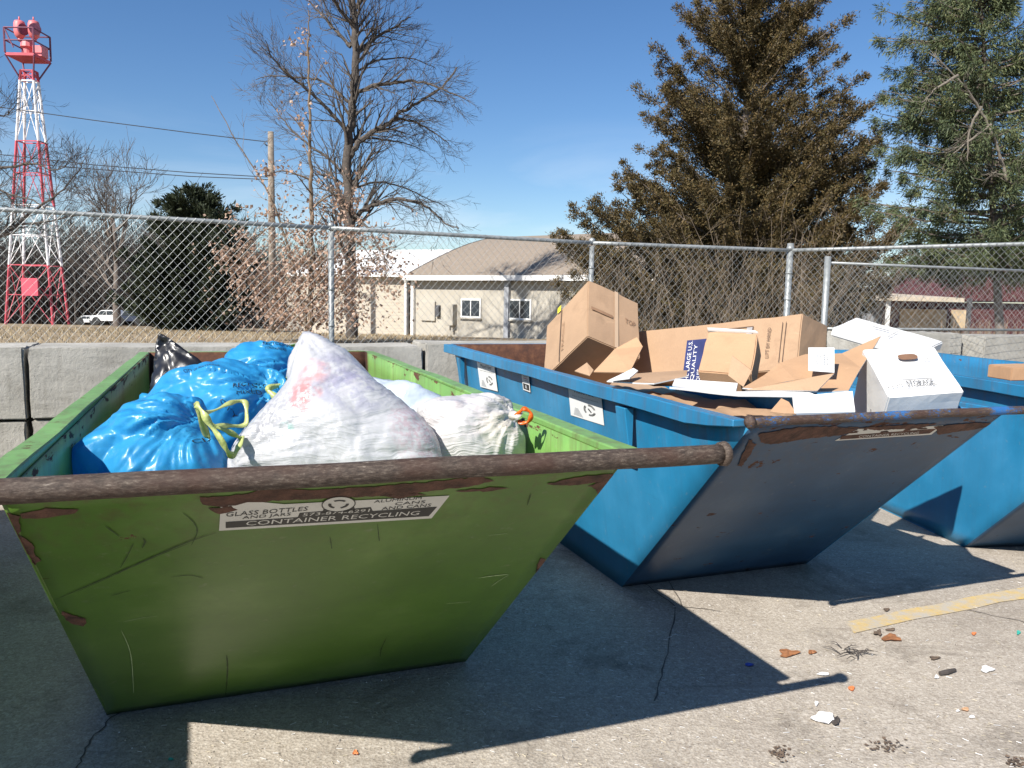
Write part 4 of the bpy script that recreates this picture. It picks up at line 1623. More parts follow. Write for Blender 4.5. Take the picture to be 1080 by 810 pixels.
def grow(mb, p, d, length, r, lev, rnd, maxlev, up_=.06, spread=.75, twig=.004, nchild=(3, 5), tips=None, wob=.18, sides=(8, 6, 5, 4, 3, 3)):
    n = max(3, int(4 + 3 * (maxlev - lev) / maxlev)) if lev else 8
    pts, rad = [p.copy()], [r]
    dd = d.copy()
    for i in range(n):
        dd = (dd + Vector((rnd.uniform(-wob, wob), rnd.uniform(-wob, wob), rnd.uniform(-wob, wob) + up_))).normalized()
        pts.append(pts[-1] + dd * (length / n))
        rad.append(max(twig * .6, r * (1 - .72 * (i + 1) / n)))
    mb.tube(pts, rad, sides[min(lev, 5)], cap=False)
    if lev >= maxlev:
        if tips is not None:
            tips.append((pts[-1], dd))
            tips.append((pts[len(pts) // 2], dd))
        return
    k = rnd.randint(*nchild)
    for c in range(k):
        u = rnd.uniform(.25, .98) if c else .98
        i = min(n - 1, int(u * n))
        q = pts[i].lerp(pts[i + 1], u * n - i)
        ax = dd.orthogonal().normalized()
        ax = rot_about(ax, dd, rnd.uniform(0, 6.283))
        nd = rot_about((pts[i + 1] - pts[i]).normalized(), ax, rnd.uniform(.35, 1.0) * spread)
        grow(mb, q, nd, length * rnd.uniform(.45, .72), max(twig, rad[i] * rnd.uniform(.5, .7)), lev + 1, rnd, maxlev, up_, spread, twig, nchild, tips, wob, sides)


def limb(mb, pts, r0, r1, rnd, maxlev, sub, sublen, twig, tips=None, up_=.05, spread=.8, sides=8, nchild=(3, 5)):
    """hand-placed limb through points, with grown side branches"""
    P = [Vector(p) for p in pts]
    L = []
    for i in range(len(P) - 1):
        p0, p1, p2, p3 = P[max(i - 1, 0)], P[i], P[i + 1], P[min(i + 2, len(P) - 1)]
        for k in range(5):
            u = k / 5
            L.append(.5 * ((2 * p1) + (p2 - p0) * u + (2 * p0 - 5 * p1 + 4 * p2 - p3) * u * u + (3 * p1 - p0 - 3 * p2 + p3) * u ** 3))
    L.append(P[-1])
    N = len(L)
    L = [q + Vector((rnd.uniform(-1, 1), rnd.uniform(-1, 1), rnd.uniform(-1, 1))) * min(.06, r0 * .4) for q in L]
    rad = [r0 + (r1 - r0) * i / (N - 1) for i in range(N)]
    mb.tube(L, rad, sides, cap=False)
    for c in range(sub):
        u = rnd.uniform(.12, 1)
        i = min(N - 2, int(u * (N - 1)))
        dd = (L[i + 1] - L[i]).normalized()
        ax = rot_about(dd.orthogonal().normalized(), dd, rnd.uniform(0, 6.283))
        nd = rot_about(dd, ax, rnd.uniform(.5, 1.1) * spread)
        grow(mb, L[i], nd, sublen * rnd.uniform(.5, 1.1) * (1.15 - .5 * u), max(twig, rad[i] * .45), 3 if maxlev > 3 else 1, rnd, maxlev, up_, spread, twig, nchild, tips)


def leaf_cloud(mb, tips, rnd, per, spreadr, size, keep=1.0, droop=True):
    for p, d in tips:
        if rnd.random() > keep:
            continue
        for k in range(per):
            q = p + Vector((rnd.gauss(0, 1), rnd.gauss(0, 1), rnd.gauss(0, 1))) * spreadr
            a = Vector((rnd.uniform(-1, 1), rnd.uniform(-1, 1), rnd.uniform(-1.2, .1) if droop else rnd.uniform(-1, 1))).normalized()
            b = a.cross(Vector((rnd.uniform(-1, 1), rnd.uniform(-1, 1), rnd.uniform(-1, 1)))).normalized()
            l_ = size * rnd.uniform(.6, 1.3)
            w_ = l_ * rnd.uniform(.28, .5)
            c = a.cross(b) * l_ * .15
            mb.add([q, q + a * l_ * .5 + b * w_ + c, q + a * l_, q + a * l_ * .5 - b * w_ + c], [(0, 1, 2), (0, 2, 3)])


# big bare tree with a straight trunk
rnd = random.Random(21)
Yt = 31.0
b0 = at(372, 352, Yt)
tree = thing('bare_tree', 'tall leafless tree with a straight dark trunk, left of the tan building', 'tree', b0)
T = lambda px, py, dy=0.0: at(px, py, Yt + dy) - b0
mb = MB()
limb(mb, [T(372, 356), T(369, 300), T(370, 240), T(366, 190), T(369, 140), T(373, 100), T(374, 50), T(373, 5), T(374, -40), T(376, -90)], .24, .075, rnd, 5, 60, 2.2, .010, sides=12)
mb.build('trunk', M_BARK, tree, True)
mb = MB()
limbs = [([(370, 165), (380, 148), (395, 138), (412, 130), (420, 120), (440, 108), (462, 95), (482, 72)], 0, .12, .03, 16),
         ([(418, 124), (440, 130), (458, 140), (474, 152)], .4, .05, .014, 7),
         ([(372, 100), (390, 92), (412, 88), (436, 86), (462, 92), (490, 104)], -1, .09, .018, 14),
         ([(374, 58), (386, 48), (400, 38), (418, 28), (432, 18)], 1.0, .10, .02, 12),
         ([(374, 30), (360, 12), (345, -8), (328, -25)], -.6, .09, .02, 11),
         ([(370, 50), (352, 30), (338, 15), (326, 2)], .8, .07, .016, 11),
         ([(368, 108), (350, 92), (334, 84), (312, 82), (286, 80), (270, 84)], .6, .06, .012, 12),
         ([(366, 140), (350, 120), (330, 100), (308, 82), (288, 62), (280, 42)], -1.2, .08, .014, 14),
         ([(366, 190), (348, 168), (322, 150), (300, 128), (282, 104)], 1.3, .07, .014, 13),
         ([(372, 232), (384, 222), (400, 214), (420, 210), (440, 214), (456, 222), (470, 236), (484, 240)], -.8, .10, .02, 14),
         ([(372, 226), (388, 240), (400, 262), (410, 278)], -2.2, .06, .012, 9),
         ([(370, 200), (396, 192), (420, 196), (444, 206), (470, 218)], 1.6, .05, .012, 10),
         ([(374, 10), (390, -10), (410, -22), (436, -30)], 0, .08, .02, 10), ([(371, 150), (388, 146), (410, 148), (430, 152), (448, 160)], 2.0, .05, .012, 9),
         ([(371, 80), (392, 66), (410, 62), (436, 62), (460, 72)], 1.8, .05, .012, 9)]
for pts, dy, r0, r1, sub in limbs:
    limb(mb, [T(x, y, dy * i / len(pts) * 2.0) for i, (x, y) in enumerate(pts)], r0, r1, rnd, 5, int(sub * 1.7), 1.5, .0065, up_=.02)
mb.build('limbs', M_BARK, tree)

# oak sapling that kept its brown leaves
rnd = random.Random(33)
Yo = 26.0
b0 = at(322, 356, Yo)
oak = thing('oak_tree', 'young oak holding dry pinkish brown leaves, before the bare tree', 'tree', b0)
T = lambda px, py, dy=0.0: at(px, py, Yo + dy) - b0
mb = MB()
tips = []
stems = [([(326, 356), (328, 300), (329, 240), (328, 180), (327, 120), (326, 60), (325, 10)], .10, .012), ([(326, 356), (316, 310), (304, 260), (290, 220), (276, 190), (250, 150), (222, 100)], .06, .008),
         ([(328, 300), (345, 270), (362, 250), (384, 262), (400, 285)], .05, .01), ([(328, 250), (308, 236), (284, 240), (262, 256), (240, 268)], .045, .01),
         ([(328, 220), (350, 206), (372, 214)], .04, .01), ([(328, 190), (300, 180), (280, 186)], .035, .008), ([(326, 350), (340, 318), (356, 300), (372, 306)], .04, .01),
         ([(326, 350), (300, 320), (280, 300), (258, 290)], .04, .01), ([(328, 150), (312, 128), (302, 118)], .025, .007), ([(328, 320), (360, 286), (392, 272), (412, 296)], .03, .008)]
for i, (pts, r0, r1) in enumerate(stems):
    tp = tips if i not in (1,) else []
    limb(mb, [T(x, y, (-1.2, 0, .8, -.6, .5)[i % 5] * k / len(pts)) for k, (x, y) in enumerate(pts)], r0, r1, rnd, 4, (26, 16, 12, 13, 8, 6, 12, 14, 4, 10)[i], 1.1, .0055, tips=tp, up_=.04)
mb.build('trunk', M_TWIG, oak)
tips = [(p, d) for p, d in tips if (p.z + b0.z) < 3.6 or rnd.random() < (.65 if p.z + b0.z < 5.6 else .16)]
mb = MB()
leaf_cloud(mb, tips, rnd, 6, .13, .12, keep=.8)
# hanging curtains near the ground
for k in range(1300):
    p = T(rnd.gauss(325, 36), rnd.triangular(200, 354, 330), rnd.uniform(-1, 1.2))
    leaf_cloud(mb, [(p, None)], rnd, 3, .14, .12)
mb.build('dry_leaves', foliage('dry_oak_leaf', [(.22, .135, .09), (.38, .255, .185), (.54, .40, .31)], 2.0, .25), oak)


# conifers
def conifer(name, label, base, half, H, cols, seed, nlimb, per, needle, tuft, rise, hang=0.0, lean=(0, 0), z_lo=.0, z_pow=1.0, depth=1.0, trunk_r=.18, jag=.16, core=.35, thin=.09, dens=3.4, rnddir=.45, spreadc=.5):
    """half(t) -> (left, right) crown half widths in metres at height fraction t; every limb is a plume of needle tufts"""
    rnd = random.Random(seed)
    rs = np.random.default_rng(seed)
    root = thing(name, label, 'tree', base)
    mb = MB()
    mb.tube([(lean[0] * u, lean[1] * u, H * u) for u in np.linspace(0, .98, 9)], [trunk_r * (1 - .85 * u) for u in np.linspace(0, 1, 9)], 8)
    mb.build('trunk', M_BARKB, root, True)
    lb = MB()
    V, n = [], 0
    for k in range(nlimb):
        t_ = z_lo + (1 - z_lo) * rnd.random() ** z_pow
        l_, r_ = half(t_)
        a = k * 2.39996 + rnd.uniform(-.5, .5)
        ca, sa = math.cos(a), math.sin(a)
        wx = r_ if ca > 0 else l_
        wy = (l_ + r_) / 2 * depth
        reach = 1 + rnd.gauss(0, jag)
        out = Vector((ca * wx * reach, sa * wy * reach, 0))
        R_ = out.length
        tip = Vector((lean[0] * t_, lean[1] * t_, t_ * H)) + out
        zb_ = max(.15, t_ * H - rise * R_)
        st = Vector((lean[0] * zb_ / H, lean[1] * zb_ / H, zb_))
        ax = (tip - st)
        Ln = ax.length
        if Ln < .05:
            continue
        ax = ax / Ln
        lb.tube([st, st.lerp(tip, .5) + Vector((0, 0, -.04 * Ln)), tip], [.012 + .012 * R_, .008 + .006 * R_, .004], 4, cap=False)
        m = max(3, int(Ln * dens))
        axn = np.array(ax)
        for j in range(m):
            u = core + (1 - core) * (j + rnd.random()) / m
            c = np.array(st.lerp(tip, u)) + np.array([0, 0, -.04 * Ln * 4 * u * (1 - u)])
            tr = tuft * (1.25 - .55 * u) * rnd.uniform(.65, 1.3)
            c = c + rs.normal(0, tr * spreadc, 3) * np.array([1, 1, .8])
            q = c + rs.normal(0, 1, (per, 3)) * tr * np.array([.42, .42, .36]) - np.array([0, 0, hang]) * tr * np.abs(rs.normal(0, 1, (per, 1)))
            d = axn * .8 + (q - c) / tr * .8 + rs.normal(0, rnddir, (per, 3)) + np.array([0, 0, .25 - hang])
            d /= np.linalg.norm(d, axis=1)[:, None]
            s1 = np.cross(d, rs.normal(0, 1, (per, 3)))
            s1 /= np.linalg.norm(s1, axis=1)[:, None]
            ln = needle * rs.uniform(.6, 1.5, (per, 1))
            w_ = ln * thin * rs.uniform(.8, 1.9, (per, 1))
            V.append(np.stack([q - s1 * w_, q + d * ln * .55 - s1 * w_ * .9, q + d * ln, q + s1 * w_], 1).reshape(-1, 3))
            n += per
    V = np.concatenate(V)
    me = bpy.data.meshes.new('crown')
    me.vertices.add(len(V))
    me.vertices.foreach_set('co', V.astype(np.float32).ravel())
    me.loops.add(n * 4)
    me.loops.foreach_set('vertex_index', np.arange(n * 4, dtype=np.int32))
    me.polygons.add(n)
    me.polygons.foreach_set('loop_start', np.arange(0, n * 4, 4, dtype=np.int32))
    me.update(calc_edges=True)
    me.materials.append(foliage(name + '_needles', cols, 1.6, .1))
    o = bpy.data.objects.new('crown', me)
    COL.objects.link(o)
    o.parent = root
    lb.build('limbs', M_BARKB, root)
    return root


def prof(pts):
    z = [p[0] for p in pts]
    a = [p[1] for p in pts]
    b = [p[2] for p in pts]
    return lambda t_: (float(np.interp(t_, z, a)), float(np.interp(t_, z, b)))


Yc = 19.0
s_ = Yc / FPX
base = at(775, 370, Yc)
base.z = 0
Hc = 10.2
zof = lambda py: (at(775, py, Yc).z) / Hc
rows = [(352, 120, 120), (300, 172, 140), (250, 176, 158), (225, 158, 148), (205, 134, 132), (170, 108, 130), (140, 96, 126), (120, 98, 116), (95, 92, 116), (70, 88, 98), (45, 72, 72), (30, 70, 66), (10, 70, 80), (-15, 45, 55), (-40, 25, 35), (-75, 6, 10)]
pr = sorted([(zof(y), a * s_, b * s_) for y, a, b in rows])
conifer('cedar_tree', 'huge bronze brown cedar with a ragged pointed crown behind the fence middle', base, prof(pr), Hc,
        [(.026, .023, .011), (.066, .052, .022), (.130, .086, .034), (.105, .092, .036)], 5, 620, 175, .052, .205, .64, z_pow=1.55, depth=.85, trunk_r=.17, jag=.12, core=.12, thin=.13, dens=5.2, rnddir=.9, spreadc=.33)

Ys = 15.0
s_ = Ys / FPX
base = at(1062, 370, Ys)
base.z = 0
Hs = 8.6
zof = lambda py: at(1020, py, Ys).z / Hs
rows = [(330, 60, 60), (290, 90, 80), (250, 105, 90), (220, 130, 100), (190, 98, 90), (160, 110, 80), (130, 105, 70), (100, 108, 52), (75, 92, 66), (50, 98, 70), (30, 120, 30), (10, 80, 30), (-15, 70, 24), (-40, 45, 20), (-70, 10, 8)]
pr = sorted([(zof(y), a * s_, b * s_) for y, a, b in rows])
sp = conifer('spruce_tree', 'blue green spruce leaning left with bare grey limbs, at the right picture edge', base, prof(pr), Hs,
             [(.022, .032, .018), (.060, .084, .040), (.115, .138, .066), (.15, .148, .06)], 9, 310, 150, .066, .18, .10, hang=.55, lean=(-1.1, .2), spreadc=.36, depth=.75, trunk_r=.09, z_lo=.27, jag=.14, core=.2, thin=.075)
mb = MB()
rnd = random.Random(4)
for pts in ([(1062, 190), (1050, 150), (1030, 110), (1006, 78), (980, 55)], [(1075, 205), (1060, 186), (1045, 182)], [(1046, 132), (1020, 150), (1000, 168)], [(1010, 80), (990, 92), (972, 108)], [(1035, 112), (1022, 140), (1020, 170)]):
    limb(mb, [at(x, y, Ys - .9) - base for x, y in pts], .028, .007, rnd, 4, 7, .5, .004)
mb.build('bare_limbs', simple('silver_bark', (.15, .13, .105), .9, var=.3), sp)

Yd = 48.0
s_ = Yd / FPX
base = at(205, 340, Yd)
base.z = gz(Yd)
rows = [(340, 40, 40), (320, 52, 52), (290, 55, 60), (260, 45, 62), (240, 36, 55), (225, 28, 50), (212, 22, 36), (203, 10, 18), (196, 3, 4)]
Hd = at(205, 196, Yd).z - base.z
pr = sorted([((at(205, y, Yd).z - base.z) / Hd, a * s_, b * s_) for y, a, b in rows])
conifer('cedar_tree', 'small dark green cedar left of the leafy brown oak, far across the grass', base, prof(pr), Hd,
        [(.012, .017, .010), (.028, .038, .019), (.055, .066, .034)], 8, 170, 60, .22, .46, .75, trunk_r=.25, jag=.22, thin=.12, spreadc=.4)


# bare background trees
def bare(name, label, px, py0, Y, H, r, seed, spread=.8, maxlev=5, twig=.012, mat=M_BARKB, nchild=(4, 6), up_=.08, first=.34):
    rnd = random.Random(seed)
    b0 = at(px, py0, Y)
    root = thing(name, label, 'tree', b0)
    mb = MB()
    p = Vector((0, 0, -.3))
    pts = [p + Vector((rnd.uniform(-.08, .08), rnd.uniform(-.08, .08), H * .6 * i / 6)) for i in range(7)]
    mb.tube(pts, [r * (1 - .5 * i / 6) for i in range(7)], 8, cap=False)
    mb.build('trunk', mat, root, True)
    mb = MB()
    for c in range(11):
        i = rnd.randint(2, 6)
        a = c * 2.4 + rnd.uniform(-.4, .4)
        el = rnd.uniform(.5, 1.1)
        d = Vector((math.cos(a) * math.cos(el), math.sin(a) * math.cos(el), math.sin(el)))
        grow(mb, pts[i], d, H * first * rnd.uniform(.8, 1.2), r * .42, 2, rnd, maxlev, up_, spread, twig, nchild)
    mb.build('limbs', mat, root)
    return root


bare('bare_tree', 'round leafless grey tree between the red tower and the dark cedar', 124, 340, 62, 12.2, .32, 51, maxlev=5, twig=.016, nchild=(4, 6))
# tree outside the frame whose boughs reach in at the left
rnd = random.Random(61)
Yl = 17.0
b0 = at(-95, 372, Yl)
b0.z = 0
lt = thing('bare_tree', 'leafless tree whose dark boughs reach across the red tower from the left', 'tree', b0)
T = lambda px, py, dy=0.0: at(px, py, Yl + dy) - b0
mb = MB()
mb.tube([Vector((0, 0, -.1)), Vector((.05, 0, 1.2)), T(-88, 260), T(-80, 190), T(-84, 110), T(-90, 20)], [.22, .2, .17, .14, .10, .05], 10, cap=False)
mb.build('trunk', M_BARK, lt, True)
mb = MB()
for pts, dy, r0, sub in (([(-86, 262), (-50, 258), (-10, 252), (15, 240), (35, 222), (56, 208), (74, 192), (90, 168)], .6, .06, 34), ([(20, 236), (50, 234), (76, 228), (100, 224)], .4, .025, 18),
                         ([(-82, 200), (-50, 190), (-20, 178), (10, 176), (34, 172), (56, 180), (72, 172)], -.6, .042, 30), ([(-84, 130), (-50, 122), (-20, 118), (4, 122), (20, 108)], .3, .032, 22),
                         ([(-84, 230), (-40, 214), (-8, 200), (14, 206), (40, 214), (60, 236)], -1.0, .034, 26)):
    limb(mb, [T(x, y, dy * i / 3) for i, (x, y) in enumerate(pts)], r0, .007, rnd, 5, sub, .85, .0038, up_=.05)
mb.build('limbs', M_BARK, lt)

# far woods: one mass
rnd = random.Random(71)
mb = MB()
for k in range(170):
    Y = rnd.uniform(70, 150)
    px = rnd.uniform(-60, 300) if k % 5 else rnd.uniform(300, 420)
    b = at(px, 338, Y)
    b.z = gz(Y)
    h = Y * rnd.uniform(60, 118) / FPX * (1.0 if px < 270 else .7)
    r = .012 * h
    mb.tube([b, b + Vector((rnd.uniform(-.3, .3), 0, h * .5)), b + Vector((rnd.uniform(-.5, .5), 0, h * .95))], [r, r * .7, .02], 5, cap=False)
    for c in range(9):
        z = rnd.uniform(.15, .8) * h
        a = rnd.uniform(0, 6.28)
        el = rnd.uniform(.3, 1.1)
        grow(mb, b + Vector((0, 0, z)), Vector((math.cos(a) * math.cos(el), math.sin(a) * math.cos(el), math.sin(el))), h * rnd.uniform(.18, .34), r * .3, 3, rnd, 5, .06, .9, .03, (4, 5))
tag(mb.build('far_woods', simple('woods_bark', (.06, .049, .042), .95, var=.4, scale=.3)), kind='stuff')
# undergrowth of the far woods
mb = MB()
for k in range(21000):
    Y = rnd.uniform(75, 130)
    px = rnd.uniform(-80, 290) if k % 6 else rnd.uniform(290, 430)
    b = at(px, 338, Y)
    b.z = gz(Y)
    h = rnd.uniform(2.5, 12) * rnd.random() ** .5 * (1 if px < 270 else .55)
    a = Vector((rnd.uniform(-.6, .6), rnd.uniform(-.6, .6), 1)).normalized()
    mb.tube([b, b + a * h * .6 + Vector((rnd.uniform(-.5, .5), 0, 0)), b + a * h + Vector((rnd.uniform(-.9, .9), 0, 0))], [.045, .035, .012], 3, cap=False)
tag(mb.build('far_undergrowth', simple('brush_bark', (.062, .050, .043), .95, var=.5, scale=.5)), kind='stuff')


# twig shrubs along the fence in front of the cedar
M_STEM = simple('shrub_stem', (.115, .088, .062), .9, var=.45, scale=6)


def twig_shrub(label, px, Y, h, n, seed, wide=1.0, name='twig_shrub'):
    rnd = random.Random(seed)
    b = at(px, 370, Y)
    b.z = 0
    root = thing(name, label, 'shrub', b, 0, 'leafless shrubs in front of the big cedar')
    mb = MB()
    for k in range(n):
        a = rnd.uniform(0, 6.283)
        sp_ = rnd.uniform(.05, .55) * wide
        o = Vector((rnd.gauss(0, .35) * wide, rnd.gauss(0, .25), 0))
        hh = h * rnd.uniform(.55, 1.05)
        e_ = Vector((math.cos(a) * sp_ * hh, math.sin(a) * sp_ * hh, hh))
        m_ = o + e_ * .5 + Vector((rnd.uniform(-.1, .1), rnd.uniform(-.1, .1), .18 * hh * .5))
        drop = Vector((e_.x * .5, e_.y * .5, -rnd.uniform(0, .5)))
        pts = [o, o.lerp(m_, .5) + Vector((rnd.uniform(-.05, .05), 0, .06)), m_, o + e_, o + e_ + drop * rnd.random()]
        r = rnd.uniform(.0035, .0075)
        mb.tube(pts, [r, r, r * .8, r * .55, r * .3], 3, cap=False)
        for j in range(5):
            i = rnd.randint(1, 3)
            q = pts[i].lerp(pts[i + 1], rnd.random())
            d = Vector((rnd.uniform(-1, 1), rnd.uniform(-1, 1), rnd.uniform(0, 1.1))).normalized() * rnd.uniform(.15, .5)
            mb.tube([q, q + d * .5 + Vector((0, 0, .03)), q + d], [r * .5, r * .4, r * .25], 3, cap=False)
    mb.build('stems', M_STEM, root)


twig_shrub('tall arching brown shrub in front of the cedar, left of the corner post', 805, 12.5, 2.9, 85, 81, 1.3)
twig_shrub('dense twig shrub against the cedar between the tilted box and the long carton', 700, 12.0, 2.3, 70, 82, 1.2)
twig_shrub('twig shrub behind the second chain link panel, right of the corner post', 880, 13.5, 2.3, 70, 83, 1.2)
twig_shrub('low twig shrub behind the fence just right of the straight post above the tilted box', 645, 13.0, 2.0, 45, 84, 1.0)

# dry grass fringe
rnd = random.Random(91)
mb = MB()
for k in range(9000):
    Y = rnd.uniform(12, 44)
    px = rnd.uniform(-60, 480)
    p = at(px, 350, Y)
    p.z = gz(Y) - .01
    h = rnd.uniform(.05, .16) * (1.6 if rnd.random() < .08 else 1)
    a = rnd.uniform(0, 6.28)
    s_ = Vector((math.cos(a), math.sin(a), 0)) * .02
    mb.add([p - s_, p + s_, p + Vector((rnd.uniform(-.08, .08), rnd.uniform(-.08, .08), h))], [(0, 1, 2)])
tag(mb.build('dry_grass', foliage('dry_grass_blade', [(.24, .18, .10), (.36, .28, .17), (.45, .37, .24)], 1, .2)), kind='stuff')

# ------------------------------------------------------------------ tan building
M_SIDING = NT('tan_stucco')
co = M_SIDING.coord()
M_SIDING.col(M_SIDING.ramp(M_SIDING.noise(co, .8, 6, .6), [(.3, (.34, .31, .26)), (.7, (.42, .39, .33))]))
M_SIDING.set(Roughness=.85)
M_SIDING.bump(M_SIDING.noise(co, 18, 4), .3, .02)
M_SIDING = M_SIDING.m
t = NT('lap_siding')
co = t.coord()
z = t.sep(co)[2]
fr = t.math('FRACT', t.math('MULTIPLY', z, 5.5))
t.col(t.mix(t.ramp(fr, [(.0, 1), (.12, 0)]), (.45, .40, .325), (.24, .21, .165)))
t.set(Roughness=.7)
t.bump(fr, .5, .03)
M_LAP = t.m
t = NT('tan_shingle')
co = t.coord()
c = t.ramp(t.noise(t.mapping(co, (3, 3, 12)), 2, 6, .7), [(.3, (.19, .152, .115)), (.7, (.28, .228, .178))])
t.col(c)
t.set(Roughness=.95)
t.bump(t.noise(co, 14, 5), .5, .04)
M_SHINGLE = t.m
M_TRIM = simple('white_trim', (.74, .73, .70), .5, var=.05)
M_ROOFW = simple('white_roof', (.78, .78, .76), .5, var=.05)
M_DARKB = simple('dark_band', (.06, .06, .065), .8)
M_WGLASS = NT('window_glass')
M_WGLASS.col((.03, .04, .05))
M_WGLASS.set(Roughness=.08)
M_WGLASS = M_WGLASS.m

L0, R0 = at(438, 350, 44.0), at(690, 350, 35.5)
zg, ze = -.75, 2.62
bu = Vector((R0.x - L0.x, R0.y - L0.y, 0))
BL = bu.length
bu.normalize()
bn = Vector((-bu.y, bu.x, 0))     # away from us
bld = thing('tan_building', 'tan stucco building with a bowed shingle roof and two small windows, behind the fence', 'building', (L0.x, L0.y, 0), math.atan2(bu.y, bu.x))
BD = 16.0


def wall_u(px, py):
    """photo pixel on the wall front -> (along, height)"""
    q = on_plane(px, py, L0, bn) - Vector((L0.x, L0.y, 0))
    return q.dot(bu), q.z


MB().box((0, 0, zg), (BL, BD, ze)).build('wall', M_SIDING, bld)
# bowed roof: arch profile along depth
arch = []
for i in range(13):
    u = i / 12
    arch.append((-.5 + (BD + 1.0) * u, ze - .02 + 2.75 * (.55 * math.sin(math.pi * u) + .45 * (1 - abs(2 * u - 1)))))
mb = MB()
vs = []
for (y, z) in arch:
    vs += [(-.45, y, z), (BL + .45, y, z), (BL + .45, y, z + .14), (-.45, y, z + .14)]
N = len(arch)
mb.add(vs, [(4 * i + k, 4 * i + 4 + k, 4 * i + 4 + (k + 1) % 4, 4 * i + (k + 1) % 4) for i in range(N - 1) for k in range(4)] + [(0, 1, 2, 3), (4 * N - 1, 4 * N - 2, 4 * N - 3, 4 * N - 4)])
rf = recalc(mb.build('roof', M_SHINGLE, bld))
mb = MB()
for side in (0, BL):
    vs = [(side, y, max(z - .03, ze)) for (y, z) in arch[1:-1]]
    m_ = len(vs)
    mb.add([(side, 0.05, ze)] + vs + [(side, BD - .05, ze)], [tuple(range(m_ + 2))])
mb.build('gable_wall', M_SIDING, bld)
mb = MB().box((-.47, -.58, ze - .10), (BL + .47, -.51, ze + .16)).build('eave_trim', M_TRIM, bld)
mb = MB()
vs = []
for (y, z) in arch:
    vs += [(-.53, y, z - .12), (-.455, y, z - .12), (-.455, y, z + .16), (-.53, y, z + .16)]
mb.add(vs, [(4 * i + k, 4 * i + 4 + k, 4 * i + 4 + (k + 1) % 4, 4 * i + (k + 1) % 4) for i in range(N - 1) for k in range(4)])
recalc(mb.build('rake_shade_band', M_DARKB, bld))  # near-black strip stands in for the shade under the roof overhang
MB().box((.02, -.49, ze - .12), (BL, -.03, ze - .06)).build('soffit', M_DARKB, bld)
for (x0, y0, x1, y1) in ((488, 317, 506.5, 333), (538.5, 317.5, 559.5, 335)):
    a0_, b0_ = wall_u(x0, y1)
    a1_, b1_ = wall_u(x1, y0)
    win = MB().box((a0_ - .09, -.07, b0_ - .09), (a1_ + .09, -.005, b1_ + .09)).build('window_frame', M_TRIM, bld)
    mid = (a0_ + a1_) / 2
    MB().box((a0_, -.075, b0_), (mid - .03, -.06, b1_)).build('pane', M_WGLASS, win)
    MB().box((mid + .03, -.075, b0_), (a1_, -.06, b1_)).build('pane', M_WGLASS, win)
    MB().box((a0_ - .15, -.14, b0_ - .16), (a1_ + .15, -.075, b0_ - .095)).build('sill', M_SIDING, win)
for (x0, y0, x1, y1, dpt, nm) in ((445, 318, 460, 338, .12, 'wall_hatch'), (461, 322, 465, 334, .18, 'meter_box'), (474, 321, 482, 343, .35, 'meter_cabinet'), (478, 343, 480, 350, .2, 'conduit')):
    a0_, b0_ = wall_u(x0, y1)
    a1_, b1_ = wall_u(x1, y0)
    bevel(MB().box((a0_, -dpt, b0_), (a1_, -.004, b1_)).build(nm, M_SIDING if nm != 'meter_box' else M_DARKB, bld), .015, 1)
for px_, w_, m_ in ((437, .10, M_TRIM), (430, .08, M_TRIM), (536, .14, simple('grey_downspout', (.30, .31, .33), .5))):
    a0_, _ = wall_u(px_, 330)
    MB().box((a0_ - w_, -.2, zg), (a0_ + w_, -.02, ze - .12)).build('downspout', m_, bld)
# brush at its foot
# siding annex with white roof
A0, A1 = at(318, 350, 47.2), at(429, 350, 44.6)
du = Vector((A1.x - A0.x, A1.y - A0.y, 0))
AL = du.length
anx = thing('white_roofed_building', 'pale lap sided building with a white roof, left of the tan building', 'building', (A0.x, A0.y, 0), math.atan2(du.y, du.x))
ae = 2.75
MB().box((0, 0, -.75), (AL, 12, ae)).build('wall', M_LAP, anx)
mb = MB()
mb.add([(-.6, -.5, ae - .04), (AL + .3, -.5, ae - .04), (AL + .3, 6, ae + 1.7), (-.6, 6, ae + 1.7), (AL + .3, 12.5, ae), (-.6, 12.5, ae),
        (-.6, -.5, ae + .14), (AL + .3, -.5, ae + .14), (AL + .3, 6, ae + 1.88), (-.6, 6, ae + 1.88), (AL + .3, 12.5, ae + .18), (-.6, 12.5, ae + .18)],
       [(0, 1, 2, 3), (3, 2, 4, 5), (9, 8, 7, 6), (11, 10, 8, 9), (0, 6, 7, 1), (1, 7, 8, 2), (2, 8, 10, 4), (4, 10, 11, 5), (5, 11, 9, 3), (3, 9, 6, 0)])
recalc(mb.build('roof', M_ROOFW, anx))
# larger white roof farther off
W0 = at(372, 340, 72)
far = thing('white_hangar', 'white curved hangar roof showing above the tan building, far behind', 'building', (W0.x, W0.y, gz(72)))
hz = at(440, 268, 72).z - gz(72)
mb = MB()
hv = []
for i in range(15):
    a = math.pi * i / 14
    hv += [(7 - 13 * math.cos(a), 0, hz * .45 + hz * .55 * math.sin(a)), (7 - 13 * math.cos(a), 20, hz * .45 + hz * .55 * math.sin(a))]
mb.add(hv, [(2 * i, 2 * i + 2, 2 * i + 3, 2 * i + 1) for i in range(14)])
mb.build('roof', M_ROOFW, far)
mb = MB()
mb.add([v for v in hv[0::2]] + [(20, 0, 0), (-6, 0, 0)], [tuple(range(17))])
mb.add([v for v in hv[1::2]] + [(20, 20, 0), (-6, 20, 0)], [tuple(range(16, -1, -1))])
mb.add([(-6, 0, 0), (-6, 20, 0), (-6, 20, hz * .45), (-6, 0, hz * .45)], [(0, 1, 2, 3)])
mb.build('wall', M_LAP, far)

